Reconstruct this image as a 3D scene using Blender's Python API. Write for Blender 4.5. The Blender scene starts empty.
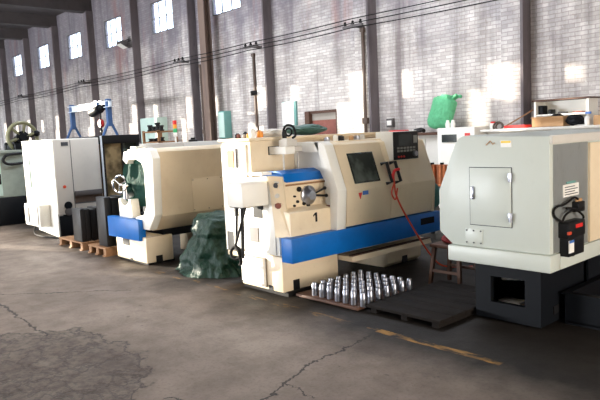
import bpy, bmesh, math, random
from mathutils import Vector, Matrix, noise
random.seed(7)
S = bpy.context.scene
COL = S.collection

# ------------------------------------------------------------------ materials
def lin(c):
    return tuple((v / 12.92 if v <= .04045 else ((v + .055) / 1.055) ** 2.4) for v in c)

def rgb(r, g, b):
    return lin((r / 255, g / 255, b / 255)) + (1.0,)

class NT:
    """small helper around a material's node tree"""
    def __init__(self, name):
        self.m = bpy.data.materials.new(name)
        self.m.use_nodes = True
        self.t = self.m.node_tree
        self.b = self.t.nodes['Principled BSDF']
    def n(self, typ, **kw):
        nd = self.t.nodes.new(typ)
        for k, v in kw.items():
            if k.startswith('i_'):
                nd.inputs[k[2:]].default_value = v
            else:
                setattr(nd, k, v)
        return nd
    def l(self, a, b):
        self.t.links.new(a, b)
    def val(self, x):
        return x
    def math(self, op, a, b=None, c=None):
        nd = self.n('ShaderNodeMath', operation=op)
        for i, v in enumerate((a, b, c)):
            if v is None: continue
            if isinstance(v, (int, float)): nd.inputs[i].default_value = v
            else: self.l(v, nd.inputs[i])
        return nd.outputs[0]
    def ramp(self, f, p0, p1, c0=(0, 0, 0, 1), c1=(1, 1, 1, 1)):
        nd = self.n('ShaderNodeValToRGB')
        e = nd.color_ramp.elements
        e[0].position, e[1].position = p0, p1
        e[0].color, e[1].color = c0, c1
        self.l(f, nd.inputs[0])
        return nd.outputs[0]
    def mix(self, f, a, b, blend='MIX'):
        nd = self.n('ShaderNodeMix', data_type='RGBA', blend_type=blend)
        if isinstance(f, (int, float)): nd.inputs[0].default_value = f
        else: self.l(f, nd.inputs[0])
        for i, v in ((6, a), (7, b)):
            if isinstance(v, tuple): nd.inputs[i].default_value = v
            else: self.l(v, nd.inputs[i])
        return nd.outputs[2]
    def pos(self):
        return self.n('ShaderNodeNewGeometry').outputs['Position']
    def mapped(self, vec, scale):
        nd = self.n('ShaderNodeMapping')
        nd.inputs['Scale'].default_value = scale
        self.l(vec, nd.inputs['Vector'])
        return nd.outputs[0]
    def noise(self, vec, scale, detail=4, rough=.55):
        nd = self.n('ShaderNodeTexNoise')
        nd.inputs['Scale'].default_value = scale
        nd.inputs['Detail'].default_value = detail
        nd.inputs['Roughness'].default_value = rough
        self.l(vec, nd.inputs['Vector'])
        return nd.outputs['Fac']
    def bump(self, h, strength, dist=.01):
        nd = self.n('ShaderNodeBump')
        nd.inputs['Strength'].default_value = strength
        nd.inputs['Distance'].default_value = dist
        self.l(h, nd.inputs['Height'])
        self.l(nd.outputs[0], self.b.inputs['Normal'])

def paint(name, col, rough=.45, dirt=.25, scale=3.0, metal=0.0, dirtcol=None, bump=0.0, bscale=30, stretch=(1, 1, 1), spec=.5):
    k = NT(name)
    p = k.mapped(k.pos(), stretch)
    f = k.noise(p, scale, 6, .6)
    fine = k.noise(p, scale * 9, 3)
    mask = k.math('MULTIPLY', k.ramp(f, .48, .78), dirt)
    dc = dirtcol or tuple(v * .45 for v in col[:3]) + (1,)
    c = k.mix(mask, col, dc)
    c2 = k.mix(k.math('MULTIPLY', k.ramp(fine, .62, .75), dirt * .6), c, dc)
    k.l(c2, k.b.inputs['Base Color'])
    k.b.inputs['Roughness'].default_value = rough
    k.b.inputs['Metallic'].default_value = metal
    k.b.inputs['Specular IOR Level'].default_value = spec
    if bump:
        k.bump(k.noise(k.pos(), bscale, 4), bump)
    return k.m

M = {}
M['cream'] = paint('cream_enamel', rgb(228, 210, 180), .4, .28, 2.2, dirtcol=rgb(172, 140, 100))
M['white'] = paint('white_enamel', rgb(236, 234, 226), .4, .16, 2.0, dirtcol=rgb(190, 180, 160))
M['grey_white'] = paint('light_grey_enamel', rgb(196, 202, 194), .38, .12, 1.8, dirtcol=rgb(160, 164, 155))
M['pale_grey'] = paint('pale_grey_enamel', rgb(206, 202, 194), .45, .2, 2.0)
M['blue'] = paint('blue_enamel', rgb(4, 102, 184), .4, .3, 5.0, dirtcol=rgb(10, 62, 112), spec=.3)
M['slate'] = paint('slate_blue_cast_iron', rgb(14, 17, 22), .5, .4, 4.0, dirtcol=rgb(13, 14, 17), spec=.15)
M['black'] = paint('black_plastic', rgb(24, 24, 26), .45, .1, spec=.25)
M['rubber'] = paint('dark_rubber', rgb(22, 21, 21), .7, .2, 6, spec=.2)
M['dark_steel'] = paint('dark_oily_steel', rgb(27, 26, 27), .5, .5, 6, metal=.0, dirtcol=rgb(18, 17, 17), spec=.3)
M['steel'] = paint('brushed_steel', rgb(165, 168, 178), .3, .3, 12, metal=1.0)
M['chrome'] = paint('chrome', rgb(225, 228, 232), .12, .1, 6, metal=1.0)
M['wood'] = paint('raw_pine_wood', rgb(152, 112, 76), .7, .6, 6, dirtcol=rgb(98, 70, 46), stretch=(1, 6, 6), bump=.15)
M['dark_wood'] = paint('worn_brown_wood', rgb(84, 54, 38), .65, .6, 7, dirtcol=rgb(48, 32, 24), bump=.15)
M['oily_wood'] = paint('oil_soaked_wood', rgb(30, 26, 24), .8, .7, 4, dirtcol=rgb(14, 13, 13), spec=.12, bump=.3, bscale=14)
M['green_grey'] = paint('green_grey_enamel', rgb(150, 160, 150), .5, .4, 3, dirtcol=rgb(90, 95, 85))
M['olive'] = paint('olive_cast_iron', rgb(122, 122, 92), .55, .5, 5, dirtcol=rgb(70, 66, 48))
M['mint'] = paint('pale_mint_enamel', rgb(190, 214, 204), .45, .2, 2)
M['teal'] = paint('teal_green_enamel', rgb(110, 164, 158), .45, .3, 3)
M['rust_red'] = paint('rusty_red_paint', rgb(142, 84, 72), .7, .5, 5, dirtcol=rgb(90, 56, 48))
M['red'] = paint('red_plastic', rgb(214, 44, 40), .45, .15)
M['orange_red'] = paint('orange_red_rubber', rgb(212, 74, 44), .5, .15)
M['card'] = paint('brown_cardboard', rgb(190, 150, 108), .8, .2, 8)
M['orange'] = paint('orange_plastic', rgb(236, 150, 50), .5, .1)
M['yellow'] = paint('yellow_plastic', rgb(240, 205, 60), .5, .1)
M['lampgreen'] = paint('green_plastic', rgb(60, 170, 110), .4, .1)
M['offwhite'] = paint('white_plastic', rgb(238, 236, 230), .5, .05)
M['cloth_white'] = paint('white_cloth', rgb(232, 228, 220), .9, .2, 10)
M['copper'] = paint('copper_wire', rgb(196, 120, 80), .4, .4, 12, metal=.55)
M['plate_blue'] = paint('blue_label_ink', rgb(60, 110, 190), .5, .05)
M['ink'] = paint('dark_label_ink', rgb(70, 74, 80), .6, .05)
M['screen'] = paint('dark_screen', rgb(38, 44, 44), .15, .1)
M['key'] = paint('grey_keys', rgb(128, 128, 122), .5, .2, 20)
M['side_steel'] = paint('greyed_sheet_steel', rgb(168, 173, 172), .32, .35, 2.5, metal=.55, dirtcol=rgb(84, 84, 82), stretch=(1, 1, .4))  # steel grey darkened to carry the shade of the recessed side
M['blue_rag'] = paint('blue_plastic_film', rgb(62, 96, 150), .35, .2, 10, bump=.5, bscale=24)
M['teal_rag'] = paint('teal_cloth', rgb(70, 124, 120), .8, .3, 10, bump=.4, bscale=40)
M['red_rag'] = paint('red_cloth', rgb(130, 40, 40), .85, .3, 10)
M['dusty_tarp'] = paint('dusty_green_tarp', rgb(64, 98, 88), .6, .4, 8, bump=.4, bscale=30)
M['cable'] = paint('black_cable', rgb(26, 25, 26), .7, .1, spec=.15)
M['conduit'] = paint('dirty_conduit', rgb(92, 76, 66), .6, .5, 3)
M['galv'] = paint('galvanised_iron', rgb(92, 88, 88), .6, .4, 4, metal=.3)
M['gantry_blue'] = paint('gantry_blue_paint', rgb(58, 92, 140), .5, .35, 5)
M['beam_white'] = paint('pale_blue_beam_paint', rgb(216, 226, 236), .5, .2, 4)

# green tarpaulin / woven sack
def plastic_sheet(name, col, rough):
    k = NT(name)
    p = k.pos()
    a = k.noise(p, 9, 6, .62); w = k.noise(p, 42, 3)
    c = k.mix(k.ramp(a, .4, .65), col, tuple(min(1, v * 1.25 + .004) for v in col[:3]) + (1,))
    k.l(c, k.b.inputs['Base Color'])
    k.b.inputs['Roughness'].default_value = rough
    cr = k.math('ABSOLUTE', k.math('SUBTRACT', k.noise(k.mapped(p, (1, 1, .45)), 5.5, 5, .6), .5))
    k.bump(k.math('ADD', k.math('MULTIPLY', cr, 1.6), k.math('MULTIPLY', w, .12)), .8, .06)
    k.b.inputs['Specular IOR Level'].default_value = .35
    return k.m
M['tarp'] = plastic_sheet('green_tarpaulin', rgb(20, 52, 42), .45)
M['sack'] = plastic_sheet('green_woven_sack', rgb(84, 164, 118), .55)
M['tarp_light'] = plastic_sheet('sea_green_tarpaulin', rgb(36, 82, 72), .75)

def glass(name, col, rough=.05, trans=.85):
    k = NT(name)
    k.l(k.mix(k.ramp(k.noise(k.pos(), 3.2, 3), .40, .58), col, tuple(v * (.3 if trans < .5 else .8) for v in col[:3]) + (1,)), k.b.inputs['Base Color'])
    k.b.inputs['Roughness'].default_value = rough
    k.b.inputs['Transmission Weight'].default_value = trans
    k.b.inputs['IOR'].default_value = 1.2
    return k.m
M['pane'] = glass('window_glass', (.95, .97, 1, 1), .02, 1.0)
M['frosted'] = paint('frosted_rooflight', rgb(225, 230, 232), .6, .2)
M['tint'] = glass('smoked_machine_glass', rgb(104, 112, 106), .12, .15)
M['tint_warm'] = glass('amber_dusty_glass', rgb(172, 150, 112), .15, .25)

# whitewashed brick with soot streaks
def brick():
    k = NT('whitewashed_brick')
    p = k.pos()
    sep = k.n('ShaderNodeSeparateXYZ'); k.l(p, sep.inputs[0])
    cmb = k.n('ShaderNodeCombineXYZ')
    wob = k.math('MULTIPLY', k.math('SUBTRACT', k.noise(p, 5, 4, .6), .5), .03)
    k.l(k.math('ADD', k.math('ADD', sep.outputs[0], sep.outputs[1]), wob), cmb.inputs[0]); k.l(k.math('ADD', sep.outputs[2], wob), cmb.inputs[1])
    br = k.n('ShaderNodeTexBrick')
    k.l(cmb.outputs[0], br.inputs['Vector'])
    br.inputs['Scale'].default_value = 1.0
    br.inputs['Brick Width'].default_value = .26
    br.inputs['Row Height'].default_value = .082
    br.inputs['Mortar Size'].default_value = .009
    br.inputs['Color1'].default_value = rgb(220, 215, 210)
    br.inputs['Color2'].default_value = rgb(190, 183, 178)
    br.inputs['Mortar'].default_value = rgb(178, 170, 165)
    base = br.outputs['Color']
    # bare brick where the whitewash flaked off
    fl = k.ramp(k.noise(p, 2.6, 8, .7), .60, .66)
    base = k.mix(k.math('MULTIPLY', fl, .45), base, rgb(158, 138, 130))
    bl = k.ramp(k.noise(p, 1.1, 9, .72), .47, .72)
    base = k.mix(k.math('MULTIPLY', bl, .7), base, rgb(142, 134, 132))
    tiny = k.ramp(k.noise(p, 22, 5, .7), .58, .72)
    base = k.mix(k.math('MULTIPLY', tiny, .4), base, rgb(140, 130, 126))
    # small chips
    ch = k.ramp(k.noise(p, 11, 4, .6), .66, .70)
    base = k.mix(k.math('MULTIPLY', ch, .6), base, rgb(232, 230, 226))
    # vertical soot streaks
    st = k.noise(k.mapped(p, (1.0, 1.0, .07)), 2.2, 7, .62)
    base = k.mix(k.math('MULTIPLY', k.ramp(st, .46, .68), .8), base, rgb(104, 94, 94))
    # dimmer, bluish light high on the wall put into the colour, broken by noise
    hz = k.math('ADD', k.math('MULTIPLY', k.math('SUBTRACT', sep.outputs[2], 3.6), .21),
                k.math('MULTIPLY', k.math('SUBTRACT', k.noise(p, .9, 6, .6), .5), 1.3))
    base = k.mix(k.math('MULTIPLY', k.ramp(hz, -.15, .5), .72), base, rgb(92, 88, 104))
    # soot towards the far (left) bays
    # reddish wash streaks under the windows
    rw = k.noise(k.mapped(p, (1.4, 1.4, .25)), .9, 5, .6)
    zw = k.math('MULTIPLY', k.ramp(k.math('MULTIPLY', sep.outputs[2], .1), .40, .47), k.ramp(rw, .55, .7))
    base = k.mix(k.math('MULTIPLY', zw, .45), base, rgb(150, 92, 82))
    k.l(base, k.b.inputs['Base Color'])
    k.b.inputs['Roughness'].default_value = .85
    h = k.math('ADD', br.outputs['Fac'], k.math('MULTIPLY', k.noise(p, 30, 4), -.8))
    nd = k.n('ShaderNodeBump'); nd.invert = True
    nd.inputs['Strength'].default_value = .5; nd.inputs['Distance'].default_value = .012
    k.l(h, nd.inputs['Height']); k.l(nd.outputs[0], k.b.inputs['Normal'])
    return k.m
M['brick'] = brick()
M['column'] = paint('sooty_brick_column', rgb(108, 100, 102), .85, .8, 1.6, dirtcol=rgb(62, 56, 60), stretch=(1, 1, .25), bump=.4, bscale=20)  # dark tone stands in for shade on the piers' right sides
M['ceiling'] = paint('sooty_concrete', rgb(78, 72, 72), .9, .6, 1.2, dirtcol=rgb(40, 38, 40))
M['post'] = paint('sooty_rusty_steel', rgb(112, 94, 84), .8, .8, 1.5, dirtcol=rgb(58, 52, 56), stretch=(1, 1, .2))
M['plaster'] = paint('dull_plaster', rgb(170, 162, 152), .9, .4, 1)

def floor_mat():
    k = NT('worn_concrete')
    p = k.pos()
    sep = k.n('ShaderNodeSeparateXYZ'); k.l(p, sep.inputs[0])
    X, Y = sep.outputs[0], sep.outputs[1]
    big = k.noise(p, .55, 6, .6); mid = k.noise(p, 3.2, 8, .65); fine = k.noise(p, 38, 4, .6)
    c = k.mix(k.ramp(big, .35, .68), rgb(112, 99, 89), rgb(146, 132, 120))
    c = k.mix(k.math('MULTIPLY', k.ramp(mid, .42, .72), .5), c, rgb(76, 64, 56))
    c = k.mix(k.math('MULTIPLY', k.ramp(fine, .5, .75), .35), c, rgb(66, 55, 49))
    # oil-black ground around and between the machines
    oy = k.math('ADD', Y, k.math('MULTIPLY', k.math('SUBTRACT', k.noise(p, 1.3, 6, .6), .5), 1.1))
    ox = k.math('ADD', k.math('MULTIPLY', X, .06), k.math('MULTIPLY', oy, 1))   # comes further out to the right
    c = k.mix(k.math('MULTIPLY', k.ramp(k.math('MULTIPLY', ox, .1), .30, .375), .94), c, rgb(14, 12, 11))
    # a rough broken patch of darker re-laid concrete
    def blob(cx, cy, rx, ry, amp=.55):
        a = k.math('POWER', k.math('DIVIDE', k.math('SUBTRACT', X, cx), rx), 2)
        b = k.math('POWER', k.math('DIVIDE', k.math('SUBTRACT', Y, cy), ry), 2)
        d = k.math('SQRT', k.math('ADD', a, b))
        return k.math('ADD', d, k.math('MULTIPLY', k.math('SUBTRACT', k.noise(p, 2.6, 7, .65), .5), amp * 2))
    d = blob(-4.85, 1.40, 1.30, .90, .45)
    rough = k.ramp(d, .80, .98, (1, 1, 1, 1), (0, 0, 0, 1))
    c = k.mix(k.math('MULTIPLY', rough, k.math('ADD', .25, k.math('MULTIPLY', k.ramp(k.noise(p, 9, 7, .7), .42, .62), .5))), c, rgb(60, 50, 45))
    vein = k.ramp(k.math('ABSOLUTE', k.math('SUBTRACT', k.noise(k.mapped(p, (1, 1.6, 1)), 2.4, 5, .6), .5)), .0, .035, (1, 1, 1, 1), (0, 0, 0, 1))
    veins = k.math('MULTIPLY', vein, rough)
    rim = k.ramp(k.math('ABSOLUTE', k.math('SUBTRACT', d, .9)), .0, .03, (1, 1, 1, 1), (0, 0, 0, 1))
    c = k.mix(k.math('MULTIPLY', veins, .5), c, rgb(40, 34, 32))
    c = k.mix(k.math('MULTIPLY', rim, .85), c, rgb(52, 45, 42))
    # oil spots
    sp = k.ramp(k.noise(p, 7, 3, .5), .70, .74)
    c = k.mix(k.math('MULTIPLY', sp, .45), c, rgb(50, 45, 44))
    # worn yellow lane line parallel to the machines
    wob = k.math('MULTIPLY', k.math('SUBTRACT', k.noise(p, 6, 4), .5), .05)
    ly = k.math('ABSOLUTE', k.math('SUBTRACT', k.math('ADD', Y, wob), 3.90))
    inline = k.math('LESS_THAN', ly, .042)
    far = k.math('MULTIPLY', k.math('LESS_THAN', X, -3.45), .09)
    wear = k.ramp(k.math('SUBTRACT', k.noise(k.mapped(p, (2.2, 7, 1)), 1.8, 7, .68), far), .43, .60)
    xr = k.math('MULTIPLY', k.math('LESS_THAN', X, -2.28), k.math('GREATER_THAN', X, -7.5))
    c = k.mix(k.math('MULTIPLY', k.math('MULTIPLY', inline, wear), k.math('MULTIPLY', xr, .75)), c, rgb(172, 128, 62))
    # cracks along given runs
    nz = k.math('MULTIPLY', k.math('SUBTRACT', k.noise(p, 3.5, 6, .7), .5), .30)
    crk = None
    for (x0, y0, x1, y1, w) in [(-3.02, 2.22, -3.33, 2.92, .011), (-3.33, 2.92, -3.42, 3.78, .009), (-3.22, 2.62, -2.86, 2.58, .007),
                                (-7.4, 1.95, -5.62, 1.88, .014), (-8.2, 1.62, -6.6, 3.2, .010), (-3.6, 1.9, -3.02, 2.22, .010)]:
        L = math.hypot(x1 - x0, y1 - y0); ux, uy = (x1 - x0) / L, (y1 - y0) / L
        dx = k.math('SUBTRACT', X, x0); dy = k.math('SUBTRACT', Y, y0)
        t = k.math('ADD', k.math('MULTIPLY', dx, ux), k.math('MULTIPLY', dy, uy))
        s = k.math('ADD', k.math('ADD', k.math('MULTIPLY', dx, -uy), k.math('MULTIPLY', dy, ux)), nz)
        m = k.math('LESS_THAN', k.math('ABSOLUTE', s), w)
        m = k.math('MULTIPLY', m, k.math('MULTIPLY', k.math('GREATER_THAN', t, 0), k.math('LESS_THAN', t, L)))
        crk = m if crk is None else k.math('MAXIMUM', crk, m)
    c = k.mix(k.math('MULTIPLY', crk, .85), c, rgb(34, 29, 27))
    k.l(c, k.b.inputs['Base Color'])
    k.l(k.math('ADD', k.math('MULTIPLY', mid, .3), .48), k.b.inputs['Roughness'])
    h = k.math('ADD', k.math('MULTIPLY', mid, .5), k.math('MULTIPLY', fine, .35))
    h = k.math('SUBTRACT', h, k.math('ADD', k.math('MULTIPLY', crk, .8), k.math('MULTIPLY', veins, .8)))
    k.bump(h, .35, .02)
    k.b.inputs['Specular IOR Level'].default_value = .22
    return k.m
M['floor'] = floor_mat()

# ------------------------------------------------------------------ mesh helpers
class MB:
    def __init__(self): self.bm = bmesh.new()
    def _bev(self, verts, bev, seg=2):
        if bev <= 0: return
        es = set(e for v in verts for e in v.link_edges)
        bmesh.ops.bevel(self.bm, geom=list(es), offset=bev, segments=seg, profile=.5, affect='EDGES', clamp_overlap=True)
    def box(self, x0, x1, y0, y1, z0, z1, bev=0):
        vs = [self.bm.verts.new((x, y, z)) for x in (x0, x1) for y in (y0, y1) for z in (z0, z1)]
        for f in ((0, 1, 3, 2), (4, 6, 7, 5), (0, 4, 5, 1), (2, 3, 7, 6), (0, 2, 6, 4), (1, 5, 7, 3)):
            self.bm.faces.new([vs[i] for i in f])
        self._bev(vs, bev); return self
    def prism(self, pts, axis, a0, a1, bev=0, pts2=None):
        """pts: 2-D outline; axis x->(y,z), y->(x,z), z->(x,y)"""
        def mk(p, a):
            return {'x': (a, p[0], p[1]), 'y': (p[0], a, p[1]), 'z': (p[0], p[1], a)}[axis]
        A = [self.bm.verts.new(mk(p, a0)) for p in pts]
        B = [self.bm.verts.new(mk(p, a1)) for p in (pts2 or pts)]
        n = len(pts)
        fs = [self.bm.faces.new(A), self.bm.faces.new(list(reversed(B)))]
        for i in range(n):
            fs.append(self.bm.faces.new([A[i], B[i], B[(i + 1) % n], A[(i + 1) % n]]))
        bmesh.ops.recalc_face_normals(self.bm, faces=fs)
        self._bev(A + B, bev); return self
    def frame(self, axis, a0, a1, u0, u1, v0, v1, w):
        """rectangular ring"""
        for (p, q, r, s) in ((u0, u1, v0, v0 + w), (u0, u1, v1 - w, v1), (u0, u0 + w, v0 + w, v1 - w), (u1 - w, u1, v0 + w, v1 - w)):
            if axis == 'y': self.box(p, q, a0, a1, r, s)
            elif axis == 'x': self.box(a0, a1, p, q, r, s)
            else: self.box(p, q, r, s, a0, a1)
        return self
    def cyl(self, p0, p1, r0, r1=None, seg=20, bev=0):
        p0, p1 = Vector(p0), Vector(p1); r1 = r0 if r1 is None else r1
        d = (p1 - p0).normalized()
        a = d.orthogonal().normalized(); b = d.cross(a)
        A, B = [], []
        for i in range(seg):
            t = 2 * math.pi * i / seg; o = a * math.cos(t) + b * math.sin(t)
            A.append(self.bm.verts.new(p0 + o * r0)); B.append(self.bm.verts.new(p1 + o * r1))
        fs = [self.bm.faces.new(list(reversed(A))), self.bm.faces.new(B)]
        for i in range(seg):
            fs.append(self.bm.faces.new([A[i], A[(i + 1) % seg], B[(i + 1) % seg], B[i]]))
        if bev:
            es = [e for f in fs[:2] for e in f.edges]
            bmesh.ops.bevel(self.bm, geom=es, offset=bev, segments=2, profile=.5, affect='EDGES')
        return self
    def lathe(self, base, prof, axis=(0, 0, 1), seg=24):
        """prof: list of (radius, height) along axis"""
        base = Vector(base); d = Vector(axis).normalized(); a = d.orthogonal().normalized(); b = d.cross(a)
        rings = []
        for (r, h) in prof:
            rings.append([self.bm.verts.new(base + d * h + (a * math.cos(2 * math.pi * i / seg) + b * math.sin(2 * math.pi * i / seg)) * max(r, 1e-4)) for i in range(seg)])
        for R, Q in zip(rings, rings[1:]):
            for i in range(seg):
                self.bm.faces.new([R[i], R[(i + 1) % seg], Q[(i + 1) % seg], Q[i]])
        self.bm.faces.new(list(reversed(rings[0]))); self.bm.faces.new(rings[-1])
        return self
    def tube(self, pts, r, seg=8, smooth=6):
        P = [Vector(p) for p in pts]
        if smooth and len(P) > 2:
            Q = []
            for i in range(len(P) - 1):
                a, b, c, d = P[max(i - 1, 0)], P[i], P[i + 1], P[min(i + 2, len(P) - 1)]
                for s in range(smooth):
                    t = s / smooth
                    Q.append(.5 * ((2 * b) + (c - a) * t + (2 * a - 5 * b + 4 * c - d) * t * t + (3 * b - a - 3 * c + d) * t ** 3))
            Q.append(P[-1]); P = Q
        prev = None; n = (P[1] - P[0]).orthogonal().normalized(); rings = []
        for i, p in enumerate(P):
            t = (P[min(i + 1, len(P) - 1)] - P[max(i - 1, 0)]).normalized()
            n = (n - t * n.dot(t)).normalized(); b = t.cross(n)
            rings.append([self.bm.verts.new(p + (n * math.cos(2 * math.pi * j / seg) + b * math.sin(2 * math.pi * j / seg)) * r) for j in range(seg)])
        for R, Q in zip(rings, rings[1:]):
            for j in range(seg):
                self.bm.faces.new([R[j], R[(j + 1) % seg], Q[(j + 1) % seg], Q[j]])
        self.bm.faces.new(list(reversed(rings[0]))); self.bm.faces.new(rings[-1])
        return self
    def torus(self, c, normal, R, r, seg=32, s2=8, sq=1.0):
        c = Vector(c); d = Vector(normal).normalized(); a = d.orthogonal().normalized(); b = d.cross(a)
        g = []
        for i in range(seg):
            t = 2 * math.pi * i / seg; o = a * math.cos(t) + b * math.sin(t)
            g.append([self.bm.verts.new(c + o * (R + r * math.cos(2 * math.pi * j / s2)) + d * (r * sq * math.sin(2 * math.pi * j / s2))) for j in range(s2)])
        for i in range(seg):
            for j in range(s2):
                self.bm.faces.new([g[i][j], g[(i + 1) % seg][j], g[(i + 1) % seg][(j + 1) % s2], g[i][(j + 1) % s2]])
        return self
    def ball(self, c, r, sc=(1, 1, 1), sub=3):
        m = Matrix.Translation(Vector(c)) @ Matrix.Diagonal((r * sc[0], r * sc[1], r * sc[2], 1))
        bmesh.ops.create_icosphere(self.bm, subdivisions=sub, radius=1, matrix=m); return self
    def build(self, name, mat, parent=None, angle=35):
        org = ORG.get(root_of(parent).name, Vector()) if parent is not None else Vector()
        bm = self.bm
        bmesh.ops.recalc_face_normals(bm, faces=bm.faces)
        bmesh.ops.translate(bm, vec=-org, verts=bm.verts)
        me = bpy.data.meshes.new(name); bm.to_mesh(me); bm.free()
        me.materials.append(M[mat] if isinstance(mat, str) else mat)
        for p in me.polygons: p.use_smooth = True
        me.set_sharp_from_angle(angle=math.radians(angle))
        o = bpy.data.objects.new(name, me); COL.objects.link(o)
        if parent is not None: o.parent = parent
        return o

ORG = {}
def root_of(o):
    while o.parent is not None: o = o.parent
    return o
def thing(name, label, cat, loc, group=None):
    o = bpy.data.objects.new(name, None); COL.objects.link(o)
    o.empty_display_size = .1
    o.location = loc; ORG[o.name] = Vector(loc)
    o['label'] = label; o['category'] = cat
    if group: o['group'] = group
    return o
def single(name, mb, mat, label, cat, loc, group=None):
    """a thing that is one mesh, its origin at its base"""
    bmesh.ops.translate(mb.bm, vec=-Vector(loc), verts=mb.bm.verts)
    o = mb.build(name, mat); o.location = loc
    o['label'] = label; o['category'] = cat
    if group: o['group'] = group
    return o
def struct(name, mb, mat, parent=None):
    o = mb.build(name, mat, parent)
    if parent is None: o['kind'] = 'structure'
    return o
def copy_thing(o, loc, label, group=None):
    c = o.copy(); COL.objects.link(c); c.location = loc; c['label'] = label
    if group: c['group'] = group
    for ch in list(o.children):
        d = ch.copy(); COL.objects.link(d); d.parent = c
        for g in ch.children:
            e = g.copy(); COL.objects.link(e); e.parent = d
    return c

# ------------------------------------------------------------------ camera
F, PITCH, ROLL, TH = 620.0, math.radians(6.0), math.atan(.047), math.radians(41.7)
fw0 = Vector((-math.cos(TH), math.sin(TH), 0)); up0 = Vector((0, 0, 1)); rt0 = fw0.cross(up0)
fw = fw0 * math.cos(PITCH) - up0 * math.sin(PITCH); up1 = rt0.cross(fw)
rr = rt0 * math.cos(ROLL) - up1 * math.sin(ROLL); uu = rt0 * math.sin(ROLL) + up1 * math.cos(ROLL)
cam = bpy.data.objects.new('camera', bpy.data.cameras.new('camera')); COL.objects.link(cam)
cam.matrix_world = Matrix(((rr.x, uu.x, -fw.x, 0), (rr.y, uu.y, -fw.y, 0), (rr.z, uu.z, -fw.z, 1.7), (0, 0, 0, 1)))
cam.data.sensor_width = 36; cam.data.lens = F / 600 * 36; cam.data.clip_end = 200
S.camera = cam

# ------------------------------------------------------------------ the hall
WY = 12.3          # inner face of the long brick wall
X0, X1 = -42.5, 7.0
YF = -14.0          # the wall behind the photographer
ZC = 8.1
EDGE = [-2.32 - 4.13 * i for i in range(-2, 11)]      # right edges of the brick piers

def wall_cells(axis, a0, a1, u0, u1, v0, v1, holes):
    us = sorted(set([u0, u1] + [h[0] for h in holes] + [h[1] for h in holes]))
    vs = sorted(set([v0, v1] + [h[2] for h in holes] + [h[3] for h in holes]))
    mb = MB()
    for p, q in zip(us, us[1:]):
        run = None
        for r, s in zip(vs, vs[1:]):
            cu, cv = (p + q) / 2, (r + s) / 2
            if any(h[0] < cu < h[1] and h[2] < cv < h[3] for h in holes):
                if run: emit(mb, axis, a0, a1, p, q, *run)
                run = None
            else:
                run = (run[0], s) if run else (r, s)
        if run: emit(mb, axis, a0, a1, p, q, *run)
    return mb
def emit(mb, axis, a0, a1, p, q, r, s):
    if axis == 'y': mb.box(p, q, a0, a1, r, s)
    elif axis == 'x': mb.box(a0, a1, p, q, r, s)
    else: mb.box(p, q, r, s, a0, a1)

struct('floor', MB().box(X0, X1, YF - .3, WY + .3, -.2, 0), 'floor')
win = [(e + 1.06, e + 2.66, 5.8, 6.98) for e in EDGE]
DOOR = (-13.42, -12.12, 0, 2.36)
struct('wall_back', wall_cells('y', WY, WY + .16, X0, X1, 0, ZC, [h for h in win if X0 < h[0] and h[1] < X1] + [DOOR]), 'brick')
nW = 0
for (a, b, c, d) in win:
    if not (X0 < a and b < X1): continue
    nW += 1
    f = MB().frame('y', WY - .01, WY + .07, a, b, c, d, .035)
    for t in (1 / 3, 2 / 3): f.box(a + (b - a) * t - .017, a + (b - a) * t + .017, WY + .01, WY + .05, c, d)
    f.box(a, b, WY + .01, WY + .05, c + .56, c + .582)
    w = struct('window_%d' % nW, f, 'galv')
    struct('window_pane', MB().box(a + .02, b - .02, WY + .026, WY + .034, c + .02, d - .02), 'pane', w)
nT = 0
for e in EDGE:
    nT += 1
    struct('trim_%d' % nT, MB().box(e - .5, e - .06, 12.0, WY, 0, ZC - .5), 'brick')
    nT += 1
    struct('trim_%d' % nT, MB().box(e - .06, e, 11.98, WY, 0, ZC - .5), 'column')  # thin dark strip added: the pier's shaded side put into colour
# dark steel post standing just off the wall beside one pier
struct('trim_%d' % (nT + 1), MB().box(-17.80, -17.46, 11.72, 11.75, 0, ZC - .5).box(-17.80, -17.46, 11.95, 11.98, 0, ZC - .5).box(-17.645, -17.615, 11.75, 11.95, 0, ZC - .5), 'post')
# ceiling: slab with added, unseen rooflights and cross beams over each pier
added_roof_holes = [(-9.5, -3.0, -6.2, .2), (-19.0, -12.5, -6.2, .2), (-29, -22.5, -6.2, .2), (-19, -14.9, 5.2, 8.6), (-10.3, -6.6, 5.2, 8.6)]
struct('ceiling', wall_cells('z', ZC, ZC + .25, X0, X1, YF, WY, added_roof_holes), 'ceiling')
for e in EDGE:
    nT += 1
    struct('trim_%d' % (nT + 1), MB().box(e - .45, e - .05, YF, WY, ZC - .55, ZC), 'ceiling')
for i, (a, b, c, d) in enumerate(added_roof_holes):
    struct('window_%d' % (nW + 1 + i), MB().box(a, b, c, d, ZC + .10, ZC + .13), 'frosted')  # opaque panels closing the added roof openings
# end walls

struct('wall_right', wall_cells('x', X1, X1 + .3, YF, WY + .35, 0, ZC, [(0, 5, 0, 3.3)]), 'plaster')  # unseen opening added for the warm fill lamp

# sun direction and unseen wall openings added to shape the sun patches
SUN = Vector((.91, .41, -.112))
def back(x, y, z):                # where sunlight reaching (x,y,z) comes in through the left end wall
    t = (x - X0) / SUN.x
    return y - SUN.y * t, z - SUN.z * t
holes = []
def opening(xa, xb, za, zb, y=WY):
    (p, _), (q, _) = back(xb, y, 0), back(xa, y, 0)
    m = back((xa + xb) / 2, y, 0)[1]
    holes.append((p - .03, q, za + m, min(zb + m, 7.95)))
for e in EDGE:
    if -40 < e < 0:
        opening(e - .95, e + .5, 2.2 if e > -7 else .9, 3.2)
        opening(e - 1.45, e - 1.08, .9, 2.5)
        opening(e + .66, e + 1.02, 2.5, 3.15)
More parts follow.
